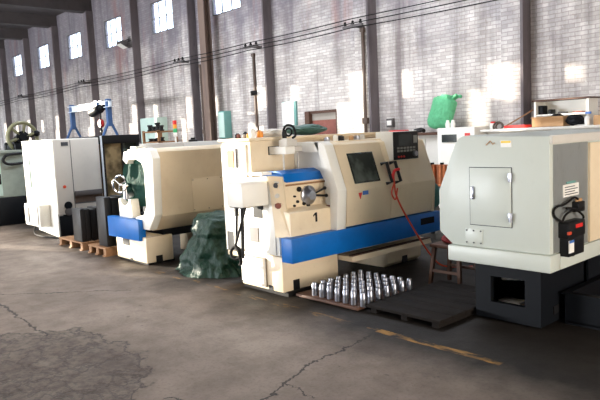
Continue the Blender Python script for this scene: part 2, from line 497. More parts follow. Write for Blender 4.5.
# thin gaps that lay long strips of sun on the floor
def floorstrip(x, y, length, width):
    a, za = back(x, y, 0)
    b, zb = back(x + SUN.x * length, y + SUN.y * length, 0)
    holes.append((a - width / 2 - .03, a + width / 2, min(za, zb), max(za, zb)))
floorstrip(-13.4, 2.35, 4.2, .36)
floorstrip(-7.7, 3.46, 2.2, .16)
# sun on the aisle ends of three machines
for (xa, xb, za, zb, y) in ((-13.3, -11.5, .02, 1.95, 4.26), (-8.7, -7.46, .02, .26, 4.0), (-8.7, -7.46, .70, 1.75, 4.0), (-6.0, -4.93, .02, 1.80, 4.1)):
    opening(xa, xb, za, zb, y)
ADDED_WINS = [(-37.0, -30.2, .7, 2.0), (-28.6, -21.6, .7, 2.0), (-20.2, -13.6, .7, 2.0), (-3.6, 4.0, .7, 2.0)]  # unseen windows behind the photographer, placed for their light
struct('wall_left', wall_cells('x', X0 - .06, X0, YF, WY + .35, 0, ZC, holes), 'plaster')
struct('wall_front', wall_cells('y', YF - .3, YF, X0, X1, 0, ZC, ADDED_WINS), 'plaster')

# the door in the long wall
dr = struct('door_1', MB().box(-13.40, -13.22, WY - .03, WY + .3, 0, 2.36).box(-12.18, -12.12, WY + .02, WY + .3, 0, 2.36).box(-13.22, -12.18, WY + .02, WY + .3, 2.28, 2.36), 'dark_wood')
MBd = MB().box(-13.22, -12.72, WY + .11, WY + .15, 0, 2.09).box(-12.70, -12.18, WY + .11, WY + .15, 0, 2.09)
struct('door_leaf', MBd, 'rust_red', dr)
struct('door_transom', MB().box(-13.22, -12.18, WY + .10, WY + .15, 2.09, 2.28), 'plaster', dr)

# ------------------------------------------------------------------ things on the long wall
def bracket(x, z, label):
    t = thing('insulator_bracket', label, 'bracket', (x, 12.0, z), 'cable brackets on the brick wall')
    MB().box(x - .035, x + .035, 11.55, 12.0, z - .035, z + .035).box(x - .32, x + .32, 11.56, 11.64, z - .04, z + .02).build('arm', 'galv', t)
    for dx in (-.26, 0, .26):
        MB().lathe((x + dx, 11.6, z + .02), [(.02, 0), (.04, .02), (.04, .05), (.025, .06), (.035, .08), (.02, .1)], seg=12).build('insulator', 'rubber', t)
bx = [(-10.75, 4.33, 'cable bracket above the lit conduit, near the pier right of the doorway'),
      (-14.9, 4.38, 'cable bracket by the pier left of the doorway'),
      (-19.0, 4.42, 'cable bracket beside the dark steel post'),
      (-27.3, 4.46, 'cable bracket on the pier behind the blue gantry crane'),
      (-35.5, 4.46, 'small cable bracket on the far pier above the flywheel')]
for b in bx: bracket(*b)
lab_c = ['topmost of the three slack wires strung along the brick wall', 'middle one of the slack wires strung along the brick wall', 'lowest of the three slack wires strung along the brick wall']
for i in range(3):
    pts = []
    xs = [6.9, -2.4, -10.75, -14.9, -19.0, -27.3, -35.5, -42.4]
    for a, b in zip(xs, xs[1:]):
        for s in range(6):
            u = s / 6; sag = .02 * abs(b - a) * (1 + .4 * i) * u * (1 - u)
            pts.append((a + (b - a) * u, 11.60 - .05 * i, 4.50 - .12 * i - sag))
    pts.append((xs[-1], 11.6 - .05 * i, 4.48 - .12 * i))
    single('overhead_wire', MB().tube(pts, .012, 6, 1), 'cable', lab_c[i], 'cable', (-10, 11.6, 4.4), 'wires along the wall')
def conduit(x, z1, label, y=12.24):
    single('conduit_pipe', MB().tube([(x, y, 0.0), (x, y, z1)], .045, 10, 0).box(x - .08, x + .08, y - .045, y + .05, 1.9, 2.05).box(x - .06, x + .06, y - .045, y + .05, z1 - .1, z1),
           'conduit', label, 'pipe', (x, y, 0), 'vertical conduits on the wall')
conduit(-10.74, 4.3, 'thin conduit running up the sunlit pier right of the doorway', 11.94)
conduit(-15.62, 4.3, 'thin conduit running up the wall under the security camera')
conduit(-18.99 + .35, 4.3, 'thin conduit running up the wall beside the dark steel post')

t = thing('security_camera', 'small black security camera on a wall bracket above the white notice board', 'camera', (-15.35, 12.2, 3.02))
MB().cyl((-15.42, 11.9, 3.04), (-15.30, 12.08, 3.06), .075, bev=.01).build('body', 'black', t)
MB().cyl((-15.35, 12.05, 3.06), (-15.30, 12.3, 2.94), .025).box(-15.38, -15.22, 12.26, 12.3, 2.85, 3.02).build('mount', 'galv', t)

def floodlight(x, y, z, label, s=1):
    t = thing('floodlight', label, 'lamp', (x, y, z), 'floodlights on the brick wall')
    MB().prism([(y - .50, z - .02), (y - .45, z + .10), (y - .16, z + .08), (y - .19, z - .17)], 'x', x - .22, x + .22, .02).build('housing', 'galv', t)
    MB().prism([(y - .505, z - .035), (y - .49, z - .03), (y - .20, z - .178), (y - .215, z - .188)], 'x', x - .19, x + .19).build('lens', 'offwhite', t)
    MB().tube([(x, y, z + .2), (x, y - .2, z + .12)], .025, 8, 0).box(x - .1, x + .1, y - .02, y, z + .1, z + .3).build('bracket', 'galv', t)
floodlight(-23.25, 12.0, 5.62, 'square floodlight on the pier between the two largest windows on the far wall')

# cabinets / boards
t = thing('wall_cabinet', 'narrow teal electrical cabinet on the wall right of the steel post', 'cabinet', (-17.24, 12.3, 1.7))
MB().box(-17.42, -17.06, 12.02, 12.3, 1.7, 2.6, .01).build('body', 'teal', t); MB().box(-17.40, -17.08, 12.0, 12.02, 1.74, 2.56).build('door', 'mint', t)
t = thing('wall_cabinet', 'wide pale mint double door cabinet on the far wall', 'cabinet', (-21.9, 12.3, 0))
MB().box(-22.55, -21.25, 11.85, 12.3, 0, 2.62, .01).build('body', 'mint', t)
for a, b in ((-22.53, -21.91), (-21.89, -21.27)): MB().box(a, b, 11.83, 11.85, .06, 2.58).build('door', 'mint', t)
t = thing('notice_board', 'white notice board with dark teal edge left of the doorway', 'board', (-14.0, 12.3, 2.0))
MB().box(-14.36, -13.74, 12.24, 12.3, 1.98, 2.7).build('frame', 'teal', t); MB().box(-14.34, -13.82, 12.22, 12.24, 2.0, 2.68).build('sheet', 'offwhite', t)
t = thing('socket_box', 'small grey socket box low on the brick wall right of the pier', 'socket', (-10.2, 12.3, 1.82))
MB().box(-10.28, -10.08, 12.2, 12.3, 1.78, 2.0, .01).build('box', 'galv', t); MB().box(-10.25, -10.11, 12.185, 12.2, 1.83, 1.95).build('cover', 'offwhite', t)

# rack with parts
t = thing('wooden_rack', 'pale wooden rack full of dark parts standing by the far wall', 'rack', (-20.3, 11.3, 0))
for (x, y) in ((-20.85, 11.05), (-20.85, 11.75), (-19.75, 11.05), (-19.75, 11.75)):
    MB().box(x - .04, x + .04, y - .04, y + .04, 0, 2.1).build('post', 'wood', t)
for z in (.3, .8, 1.3, 1.65, 2.02): MB().box(-20.89, -19.71, 11.01, 11.79, z, z + .05).build('shelf', 'wood', t)
for i, z in enumerate((1.70, 2.07)):
    for j in range(4):
        x = -20.68 + .27 * j + random.uniform(-.03, .03); h = random.uniform(.1, .2) if i == 0 else random.uniform(.16, .34)
        mb = MB().lathe((x, 11.25, z), [(.10, 0), (.11, h * .2), (.07, h * .3), (.08, h * .75), (.11, h * .8), (.09, h)], seg=14)
        single('flanged_part', mb, 'dark_steel', ['dark casting %s wooden rack, %s' % ('on top of the' if i else 'on the second board of the', s) for s in ('leftmost', 'second from left', 'third from left', 'rightmost')][j],
               'machine part', (x, 11.25, z), 'castings on the wooden rack')

# ------------------------------------------------------------------ cabinets along the right of the wall
def steel_cabinet(x0, x1, y0, y1, h, label, mat, frame=True):
    t = thing('steel_cabinet', label, 'cabinet', ((x0 + x1) / 2, (y0 + y1) / 2, 0), 'cabinets standing along the wall')
    MB().box(x0, x1, y0 + .03, y1, 0, h, .008).build('body', mat, t)
    xm = (x0 + x1) / 2
    for a, b, s in ((x0 + .02, xm - .01, 1), (xm + .01, x1 - .02, -1)):
        d = MB().box(a, b, y0, y0 + .025, .1, h - .06, .006).build('door', mat, t)
        MB().box(b - .07 if s > 0 else a + .04, b - .04 if s > 0 else a + .07, y0 - .03, y0, h * .55, h * .55 + .16, .004).build('handle', 'galv', d)
    return t
steel_cabinet(-9.45, -8.76, 11.25, 11.95, 1.56, 'dark grey steel cabinet left half of the bench under the green sack', 'slate')
steel_cabinet(-8.74, -8.02, 11.25, 11.95, 1.56, 'mid grey steel cabinet directly below the green sack', 'pale_grey')
single('bench_top', MB().box(-9.5, -7.98, 11.15, 12.0, 1.56, 1.62, .008), 'dark_wood', 'dark wooden board laid across the grey cabinets under the green sack', 'board', (-8.7, 11.6, 1.56))
t = thing('control_cabinet', 'white electrical cabinet with dark vent slot right of the green sack', 'cabinet', (-7.4, 11.3, 0))
MB().box(-7.88, -6.98, 11.0, 11.7, 0, 1.70, .012).build('body', 'white', t)
MB().box(-7.76, -7.40, 10.985, 11.0, 1.40, 1.56).build('vent', 'screen', t); MB().box(-7.2, -7.08, 10.985, 11.0, 1.52, 1.58).build('badge', 'red', t)
steel_cabinet(-6.9, -5.6, 11.3, 12.0, 1.58, 'long pale cabinet hidden mostly behind the light grey lathe', 'pale_grey')
steel_cabinet(-5.55, -4.0, 11.3, 12.0, 1.58, 'pale cabinet carrying the open shelf unit behind the light grey lathe', 'pale_grey')
single('bench_top', MB().box(-6.92, -3.9, 11.1, 12.02, 1.58, 1.63, .008), 'cloth_white', 'long whitish board under the open shelf unit', 'board', (-5.4, 11.6, 1.58))

# sack
def lump(name, mat, c, rad, label, cat, amp, freq, shape=None, sub=5, seed=0):
    bm = bmesh.new(); bmesh.ops.create_icosphere(bm, subdivisions=sub, radius=1)
    zmin = 0
    for v in bm.verts:
        p = v.co.copy()
        if shape: p = shape(p)
        q = p + Vector((seed, seed * 1.7, 0))
        r1 = noise.noise(q * freq) ; r2 = 1 - abs(noise.noise(q * freq * 2.3)) * 2; r3 = noise.noise(q * freq * 6)
        p = p * (1 + amp * (r1 + .45 * r2 + .18 * r3))
        v.co = Vector((p.x * rad[0], p.y * rad[1], p.z * rad[2]))
    mb = MB(); mb.bm.free(); mb.bm = bm
    return mb
def sack_shape(p):
    n = 5.0
    s = (abs(p.x) ** n + abs(p.y) ** n) ** (1 / n)
    t = max(-1, min(1, p.z * 1.25))
    k = (1 - abs(t) ** 6 * .35)
    hxy = math.hypot(p.x, p.y)
    f = min(1.0, hxy * 1.6) / max(hxy, 1e-5)
    x, y = p.x * f * k, p.y * f * k
    if t > .72:                                   # gathered neck and flared mouth
        w = (t - .72) / .28
        g = 1 - .35 * math.sin(w * math.pi * .75)
        x *= g; y *= g
    return Vector((x, y, t))
mb = lump('s', None, None, (.30, .17, .38), '', '', .05, 1.6, sack_shape, 5, 3)
bmesh.ops.rotate(mb.bm, verts=mb.bm.verts, cent=(0, 0, 0), matrix=Matrix.Rotation(math.radians(14), 3, 'Y') @ Matrix.Rotation(math.radians(-10), 3, 'X'))
zm = min(v.co.z for v in mb.bm.verts)
bmesh.ops.translate(mb.bm, verts=mb.bm.verts, vec=(-8.22, 11.68, 1.625 - zm))
t = thing('woven_sack', 'full green woven sack leaning on the brick wall on top of the cabinets', 'sack', (-8.22, 11.68, 1.62))
mb.build('bag', 'sack', t)
m2 = MB()
for i in range(9):
    a = i * .7; m2.tube([(-8.10 + .2 * math.cos(a) * .8, 11.76 + .07 * math.sin(a), 2.33), (-8.09 + .25 * math.cos(a), 11.75 + .1 * math.sin(a), 2.37), (-8.07 + .31 * math.cos(a), 11.74 + .12 * math.sin(a), 2.36 + .02 * (i % 3))], .035, 8, 4)
m2.build('mouth', 'sack', t)

single('plastic_tray', MB().box(-9.42, -9.02, 11.25, 11.5, 1.62, 1.70, .01), 'red', 'flat red box on the left end of the dark bench board', 'box', (-9.2, 11.4, 1.62))
single('plastic_tray', MB().box(-9.0, -8.78, 11.25, 11.45, 1.62, 1.67, .01), 'orange', 'flat orange box beside the red box on the dark bench board', 'box', (-8.9, 11.35, 1.62))
single('tool_bundle', MB().tube([(-8.75, 11.35, 1.66), (-8.6, 11.4, 1.69), (-8.45, 11.3, 1.66)], .045, 8).tube([(-8.7, 11.3, 1.65), (-8.5, 11.3, 1.66)], .03, 8, 0), 'black', 'black tools lying in front of the green sack', 'tools', (-8.6, 11.35, 1.62))
for i, x in enumerate((-7.75, -7.62)):
    single('bottle_cap', MB().lathe((x, 11.2, 1.70), [(.045, 0), (.05, .04), (.05, .09), (.035, .12), (.03, .16)], seg=14), 'offwhite',
           ['left of two small white jars on the white electrical cabinet', 'right of two small white jars on the white electrical cabinet'][i], 'jar', (x, 11.2, 1.70), 'jars on the white cabinet').name = 'small_jar' if i == 0 else 'small_jar.001'

# open shelf unit
t = thing('open_shelf', 'low open white shelf unit with a rusty top against the brick wall', 'shelf', (-5.45, 11.75, 1.63))
XA, XB = -6.0, -4.95
for x in (XA, XB - .04): MB().box(x, x + .04, 11.55, 11.95, 1.63, 2.12).build('side_panel', 'white', t)
MB().box(XA - .03, XB + .03, 11.52, 11.97, 2.12, 2.15).build('top', 'dark_wood', t)
MB().box(XA + .04, XB - .04, 11.93, 11.95, 1.63, 2.12).build('back_panel', 'white', t)
MB().box(XA + .04, XB - .04, 11.57, 11.93, 1.84, 1.87).build('shelf', 'white', t)
MB().box(XA + .04, XB - .04, 11.57, 11.93, 1.63, 1.65).build('shelf', 'white', t)
for i, (x, z, w, h) in enumerate([(-5.9, 1.87, .1, .17), (-5.72, 1.87, .06, .09), (-5.50, 1.87, .12, .035), (-5.2, 1.87, .16, .03), (-5.88, 1.65, .1, .12), (-5.55, 1.65, .1, .06), (-5.2, 1.65, .14, .05)]):
    lb = ['dark binder at the left end of the upper shelf', 'small dark can beside the binder on the upper shelf', 'thin flat tool in the middle of the upper shelf', 'thin flat tool at the right of the upper shelf',
          'dark box at the left end of the lower shelf', 'dark lump in the middle of the lower shelf', 'flat dark box at the right of the lower shelf'][i]
    single('shelf_item' if i not in (2, 3) else 'flat_tool', MB().box(x - w / 2, x + w / 2, 11.62, 11.8, z, z + h, .008), ['slate', 'black', 'galv', 'rust_red', 'slate', 'black', 'dark_steel'][i], lb, 'item', (x, 11.7, z), 'things on the open shelf')
# bench clutter before the shelf
t = thing('cardboard_box', 'open brown cardboard box in front of the white shelf unit', 'box', (-5.55, 11.35, 1.63))
MB().box(-5.86, -5.26, 11.2, 11.21, 1.63, 1.82).box(-5.86, -5.26, 11.47, 11.48, 1.63, 1.82).box(-5.86, -5.85, 11.21, 11.47, 1.63, 1.82).box(-5.27, -5.26, 11.21, 11.47, 1.63, 1.82).box(-5.86, -5.26, 11.2, 11.48, 1.63, 1.64).build('box', 'card', t)
MB().box(-5.86, -5.26, 11.14, 11.2, 1.80, 1.815).build('flap', 'card', t)
single('motor_part', MB().lathe((-5.45, 11.36, 1.645), [(.13, 0), (.15, .08), (.13, .17), (.06, .22)], seg=18), 'black', 'round black part sticking out of the cardboard box', 'machine part', (-5.45, 11.36, 1.645))
single('file_tray', MB().box(-6.45, -6.0, 11.2, 11.5, 1.63, 1.69, .01), 'red', 'flat red folder lying left of the cardboard box', 'folder', (-6.2, 11.3, 1.63))
mb = lump('', None, None, (.16, .12, .09), '', '', .25, 1.4, None, 4, 5); bmesh.ops.translate(mb.bm, verts=mb.bm.verts, vec=(-5.08, 11.3, 1.735))
single('work_gloves', mb, 'slate', 'dark crumpled work gloves right of the cardboard box', 'gloves', (-5.08, 11.3, 1.63))
t = thing('spray_bottle', 'white and blue spray bottle right of the cardboard box', 'bottle', (-4.86, 11.3, 1.63))
MB().lathe((-4.86, 11.3, 1.63), [(.05, 0), (.055, .02), (.055, .13), (.02, .17), (.02, .2)], seg=16).build('body', 'offwhite', t)
MB().box(-4.90, -4.80, 11.28, 11.32, 1.83, 1.87, .006).build('trigger', 'plate_blue', t)
t = thing('cardboard_box', 'small brown box at the right end of the whitish board', 'box', (-4.5, 11.35, 1.63))
MB().box(-4.72, -4.3, 11.2, 11.5, 1.63, 1.80, .004).build('box', 'card', t); MB().box(-4.53, -4.49, 11.198, 11.502, 1.63, 1.803).build('tape', 'offwhite', t)
single('wood_lath', MB().tube([(-6.62, 11.5, 1.66), (-6.35, 11.75, 1.86), (-6.2, 11.9, 1.98)], .014, 6, 3), 'wood', 'thin bent pale lath leaning on the wall left of the shelf unit', 'stick', (-6.5, 11.6, 1.63))
single('coil_of_wire', MB().torus((-6.72, 11.45, 1.68), (.3, -1, .35), .09, .02, 20, 6).torus((-6.70, 11.47, 1.68), (.1, -1, .5), .075, .018, 20, 6), 'conduit', 'small coil of wire on the left end of the whitish board', 'coil', (-6.72, 11.45, 1.63))
t = thing('jar', 'white jar with a red lid on the whitish board', 'jar', (-6.86, 11.5, 1.63))
MB().lathe((-6.86, 11.5, 1.63), [(.06, 0), (.065, .02), (.065, .1), (.05, .12)], seg=16).build('body', 'offwhite', t)
MB().lathe((-6.86, 11.5, 1.75), [(.052, 0), (.052, .035)], seg=16).build('lid', 'red', t)

# ------------------------------------------------------------------ big lathe in the middle (cream and blue)
C = thing('machine_lathe', 'cream and blue lathe with sliding doors and red air hose, centre of the row', 'machine', (-5.3, 4.1, 0), 'cnc lathes in a row')
# feet
b = MB().prism([(-5.65, .045), (-5.65, .43), (-4.93, .43), (-4.93, .045)], 'y', 4.1, 4.93, .012)
base = b.build('base', 'cream', C)
MB().box(-5.68, -4.90, 4.14, 4.96, 0, .05).build('base_plinth', 'rubber', C)
MB().box(-4.935, -4.926, 4.24, 4.33, .05, .16).build('notch', 'black', base)
MB().box(-5.17, -5.10, 4.095, 4.1015, .05, .10).build('notch', 'black', base)
vp = MB().box(-5.60, -5.20, 4.055, 4.1, .08, .385, .012).build('vent_panel', 'white', C)
lv = MB()
for i in range(7):
    for a, bb in ((-5.53, -5.43), (-5.39, -5.29)):
        z = .15 + i * .028
        lv.prism([(4.055, z), (4.043, z), (4.055, z + .012)], 'x', a, bb)
lv.build('louvre', 'white', vp)
ls = MB()
for i in range(7):
    for a, bb in ((-5.53, -5.43), (-5.39, -5.29)): ls.box(a, bb, 4.0535, 4.056, .163 + i * .028, .172 + i * .028)
ls.build('louvre_slot', 'ink', vp)
MB().box(-5.605, -5.195, 4.092, 4.1005, .072, .392).build('panel_gap', 'conduit', vp)
sc = MB()
for x in (-5.58, -5.22):
    for z in (.1, .365): sc.cyl((x, 4.048, z), (x, 4.058, z), .008, seg=8)
sc.build('screw', 'dark_steel', vp)
MB().prism([(-5.6, .0), (-5.6, .43), (-4.95, .43), (-4.95, .06), (-5.02, .0)], 'y', 5.82, 6.5, .015).build('base', 'cream', C)
MB().box(-4.955, -4.944, 6.1, 6.2, .02, .11).build('slot', 'black', C)
# bed between the feet
MB().box(-5.6, -5.1, 4.5, 6.5, .40, .80).build('bed', 'slate', C)
# blue chip trough
MB().box(-4.85, -4.68, 4.03, 6.55, .40, .655, .008).build('chip_trough', 'blue', C)
MB().box(-4.685, -4.674, 6.15, 6.42, .52, .60).build('trough_plate', 'slate', C)
# pull-out ledge beneath
MB().prism([(-4.98, .26), (-4.98, .315), (-4.74, .315), (-4.72, .255)], 'y', 4.95, 6.42, .006).build('drawer_ledge', 'cream', C)
MB().box(-4.80, -4.735, 4.97, 6.40, .315, .325).build('ledge_lip', 'dark_wood', C)
# tall electrical box at the rear
MB().box(-6.0, -5.45, 4.16, 6.5, .33, 1.655, .012).build('rear_cabinet', 'cream', C)
MB().box(-6.03, -5.43, 4.13, 6.52, 1.655, 1.69, .008).build('rear_cabinet_lid', 'cream', C)
MB().box(-5.985, -5.52, 4.14, 4.16, .40, 1.62, .006).build('rear_door', 'white', C)
MB().box(-5.86, -5.74, 4.132, 4.14, 1.36, 1.56).build('warning_label', 'card', C)
MB().box(-5.69, -5.675, 4.12, 4.14, 1.36, 1.58).box(-5.71, -5.69, 4.125, 4.14, 1.10, 1.16).build('latch', 'galv', C)
MB().box(-5.94, -5.78, 4.13, 4.14, .40, .62).build('intake_grille', 'black', C)
# headstock
hs = MB().prism([(-5.44, .43), (-5.44, 1.24), (-5.06, 1.24), (-4.96, 1.20), (-4.95, .93), (-4.79, .90), (-4.79, .43)], 'y', 4.12, 4.72, .008)
hs.prism([(-5.44, .43), (-5.44, 1.24), (-5.06, 1.24), (-4.96, 1.20), (-4.95, .93), (-4.90, .90), (-4.90, .43)], 'y', 4.70, 5.0, .004)
head = hs.build('headstock', 'cream', C)
MB().prism([(-5.75, .44), (-5.75, 1.18), (-5.70, 1.25), (-5.10, 1.28), (-4.94, .64), (-4.94, .44)], 'y', 4.085, 4.118, .006).build('end_cover', 'white', C)
MB().box(-5.58, -4.99, 4.072, 4.085, .45, .93, .006).build('end_panel', 'white', C)
MB().box(-5.42, -5.27, 4.066, 4.072, .56, .72).build('data_plate', 'galv', C)
MB().box(-5.34, -5.18, 4.070, 4.0855, .83, .965).build('inspection_opening', 'slate', C)
# slanting button strip on the front corner (a chamfer facing the aisle)
st = MB()
q = [(-5.06, 4.075, 1.285), (-4.955, 4.175, 1.27), (-4.80, 4.115, .645), (-4.965, 4.06, .645)]
nn = Vector((.55, -.83, .05)).normalized()
va = [st.bm.verts.new(Vector(p)) for p in q]; vb = [st.bm.verts.new(Vector(p) - nn * .05) for p in q]
st.bm.faces.new(va); st.bm.faces.new(vb[::-1])
for i in range(4): st.bm.faces.new([va[i], vb[i], vb[(i + 1) % 4], va[(i + 1) % 4]])
st = st.build('button_strip', 'cream', C)
def on_strip(u, v):
    a = Vector(q[0]).lerp(Vector(q[1]), u); bq = Vector(q[3]).lerp(Vector(q[2]), u); return a.lerp(bq, v)
pb = MB(); cs = [on_strip(.25, .08) + nn * .004, on_strip(.75, .08) + nn * .004, on_strip(.75, .40) + nn * .004, on_strip(.25, .40) + nn * .004]
va = [pb.bm.verts.new(p) for p in cs]; vb = [pb.bm.verts.new(p - nn * .006) for p in cs]
pb.bm.faces.new(va); pb.bm.faces.new(vb[::-1])
for i in range(4): pb.bm.faces.new([va[i], vb[i], vb[(i + 1) % 4], va[(i + 1) % 4]])
pb.build('button_plate', 'pale_grey', st)
for (v, r, m, nm) in ((.15, .024, 'ink', 'dial'), (.32, .022, 'pale_grey', 'dial'), (.48, .032, 'rust_red', 'stop_button')):
    MB().lathe(on_strip(.5, v), [(r * 1.25, -.002), (r * 1.25, .008), (r, .01), (r, .022), (r * .6, .026)], nn, 16).build(nm, m, st)
# blue hood over the headstock
MB().prism([(-5.40, 1.24), (-5.40, 1.31), (-5.12, 1.325), (-5.02, 1.29), (-4.965, 1.20), (-5.05, 1.215)], 'y', 4.24, 4.80, .008).build('headstock_hood', 'blue', C)
MB().box(-5.44, -5.2, 4.10, 4.62, 1.285, 1.315).build('hood_rail', 'white', C)
# gear selector and small knobs
gs = MB().lathe((-4.95, 4.53, 1.045), [(.105, -.005), (.105, .02), (.085, .03), (.06, .06), (.05, .075)], (1, 0, 0), 28).build('gear_selector', 'steel', C)
lv = MB()
for dy, dz in ((.17, .065), (.19, -.02)):
    lv.tube([(-4.90, 4.53, 1.045), (-4.86, 4.53 + dy, 1.045 + dz)], .012, 8, 0).ball((-4.86, 4.53 + dy, 1.045 + dz), .02, sub=2)
lv.build('lever', 'black', gs)
for (y, z, r) in ((4.40, 1.12, .028), (4.37, .99, .016), (4.32, .95, .014), (4.46, .96, .02), (4.52, .93, .024), (4.86, .945, .03), (4.33, 1.05, .012), (4.50, .955, .012)):
    MB().lathe((-4.955, y, z), [(r, 0), (r, .02), (r * .7, .028)], (1, 0, 0), 14).build('knob', 'black', C)
for i in range(14):
    pass
MB().box(-4.955, -4.946, 4.22, 4.98, 1.165, 1.185).build('hood_trim', 'wood', C)
MB().box(-4.96, -4.80, 4.76, 4.98, .898, .91).build('ledge_mat', 'rust_red', C)
# painted figure 1
MB().box(-4.79, -4.786, 4.475, 4.50, .77, .87).prism([(4.475, .87), (4.475, .845), (4.445, .83), (4.445, .845)], 'x', -4.79, -4.786).build('painted_number', 'black', C)
# belt cover sticking out of the end
MB().prism([(-5.43, .99), (-5.425, 1.20), (-5.40, 1.235), (-5.17, 1.24), (-5.15, 1.22), (-5.14, .985), (-5.16, .975), (-5.41, .975)], 'y', 3.79, 4.08, .01,
           [(-5.62, .99), (-5.615, 1.20), (-5.59, 1.235), (-5.10, 1.24), (-5.08, 1.22), (-5.07, .985), (-5.09, .975), (-5.60, .975)]).build('belt_cover', 'white', C)
# cable arms hanging below it
MB().box(-5.46, -5.22, 3.84, 3.98, .955, .985).box(-5.43, -5.40, 3.88, 3.92, .86, .96).tube([(-5.40, 3.9, .955), (-5.45, 3.9, .56)], .014, 8, 0).tube([(-5.25, 3.9, .955), (-5.47, 3.9, .53)], .014, 8, 0).tube([(-5.335, 3.92, .955), (-5.37, 3.92, .40)], .02, 8, 0).build('support_arm', 'black', C)
MB().torus((-5.47, 3.9, .45), (.35, -1, .1), .065, .018, 24, 8).tube([(-5.47, 3.9, .53), (-5.41, 3.9, .47), (-5.41, 3.92, .36), (-5.47, 3.95, .31)], .02, 8).build('looped_cable', 'cable', C)
# front enclosure: end wall with raised white frame
prof_o = [(-4.70, .66), (-4.66, 1.08), (-4.84, 1.575), (-4.90, 1.61), (-5.44, 1.61), (-5.44, .66)]
inner = [(-4.80, .66), (-4.76, 1.07), (-4.915, 1.49), (-5.44, 1.49), (-5.44, .66)]
# frame built from bars along the outline
fr = MB().prism([(-4.70, .62), (-4.66, 1.08), (-4.84, 1.575), (-4.90, 1.615), (-5.02, 1.615), (-4.945, 1.50), (-4.78, 1.07), (-4.82, .62)], 'y', 4.70, 4.84, .008)
fr.box(-5.40, -4.93, 4.70, 4.84, 1.50, 1.615, .008)
fr.build('enclosure_frame', 'white', C)
MB().prism([(-4.80, .66), (-4.76, 1.07), (-4.92, 1.50), (-5.44, 1.50), (-5.44, .66)], 'y', 4.79, 4.82).build('enclosure_end_wall', 'white', C)
# beam and lamp bracket on top
MB().box(-5.45, -5.16, 4.42, 4.56, 1.495, 1.58, .006).build('roof_rail', 'white', C)
MB().box(-5.455, -5.44, 4.41, 4.57, 1.49, 1.585).build('rail_cap', 'black', C)
MB().box(-5.24, -5.20, 4.55, 4.72, 1.52, 1.57).box(-5.25, -5.235, 4.45, 4.465, 1.31, 1.50).box(-5.25, -5.235, 4.66, 4.675, 1.31, 1.50).build('rail_bracket', 'pale_grey', C)
# doors (two sliding panels, bent profile)
def door(y0, y1, dx):
    p = [(-4.70 + dx, .67), (-4.665 + dx, 1.06), (-4.84 + dx, 1.57), (-4.90 + dx, 1.60), (-4.93 + dx, 1.585), (-4.87 + dx, 1.55), (-4.70 + dx, 1.06), (-4.735 + dx, .67)]
    return MB().prism(p, 'y', y0, y1, .006)
d1 = door(4.85, 5.60, 0).build('sliding_door', 'cream', C)
d2 = door(5.61, 6.42, -.006).build('sliding_door', 'cream', C)
MB().prism([(-4.70, .66), (-4.67, 1.06), (-4.85, 1.57), (-5.44, 1.58), (-5.44, .66)], 'y', 6.42, 6.46, .004).build('enclosure_end_wall', 'cream', C)
MB().box(-5.44, -4.90, 4.84, 6.44, 1.585, 1.61, .004).build('roof', 'cream', C)
# window in the first door (lies on the slanted upper half)
def on_slope(y0, y1, s0, s1, off, th):
    a = Vector((-4.665, 1.06)); bq = Vector((-4.84, 1.57)); d = bq - a; n = Vector((d.y, -d.x)).normalized()
    if n.x < 0: n = -n
    p0, p1 = a + d * s0 + n * off, a + d * s1 + n * off
    return [(p0.x, p0.y), (p1.x, p1.y), (p1.x - n.x * th, p1.y - n.y * th), (p0.x - n.x * th, p0.y - n.y * th)]
wd = MB().prism(on_slope(0, 0, .14, .80, .004, .012), 'y', 5.0, 5.43, .003).build('door_window', 'screen', d1)
MB().prism(on_slope(0, 0, .17, .77, .006, .004), 'y', 5.022, 5.408).build('glass', 'tint', wd)
def handle(y, par, slope=.45):
    h = MB()
    a = Vector((-4.665, 1.06)); dd = Vector((-.175, .51))
    p = [a + dd * s for s in (.06, .06, .50, .50)]
    off = (0, .055, .055, 0)
    h.tube([(p[i].x + off[i], y + (0.012 if i in (1, 2) else -.03), p[i].y + off[i] * .33) for i in range(4)], .02, 8, 0)
    return h.build('door_handle', 'black', par)
handle(5.545, d1); handle(5.70, d2)
MB().prism([(5.03, 1.03), (5.09, 1.03), (5.06, .96)], 'x', -4.672, -4.665).build('badge', 'red', d1)
MB().box(-4.672, -4.664, 5.10, 5.19, 1.0, 1.045).build('sticker', 'plate_blue', d1)
# control pendant
pn = MB().box(-4.98, -4.715, 5.70, 6.17, 1.345, 1.685, .01).build('control_panel', 'white', C)
MB().box(-4.715, -4.70, 5.705, 6.165, 1.35, 1.68, .004).build('panel_face', 'black', pn)
MB().box(-4.70, -4.697, 5.78, 6.03, 1.51, 1.65).build('screen', 'screen', pn)
ky = MB()
for i in range(6):
    for j in range(2): ky.box(-4.70, -4.694, 5.76 + .06 * i, 5.80 + .06 * i, 1.44 + .035 * j, 1.463 + .035 * j)
ky.build('keys', 'key', pn)
MB().lathe((-4.70, 6.09, 1.41), [(.035, 0), (.035, .015), (.03, .03)], (1, 0, 0), 16).build('dial', 'steel', pn)
bt = MB()
for i in range(3): bt.lathe((-4.70, 5.78 + .05 * i, 1.385), [(.012, 0), (.012, .012)], (1, 0, 0), 10)
bt.build('button', 'red', pn)
MB().box(-4.70, -4.695, 6.07, 6.14, 1.54, 1.63).build('keypad', 'key', pn)

# teal cloth on tail end
mb = lump('', None, None, (.10, .14, .16), '', '', .2, 1.6, None, 4, 9); bmesh.ops.translate(mb.bm, verts=mb.bm.verts, vec=(-4.86, 6.63, .82))
single('rag', mb, 'teal_rag', 'teal rag hanging over the far end of the cream and blue lathe', 'rag', (-4.86, 6.52, .66))
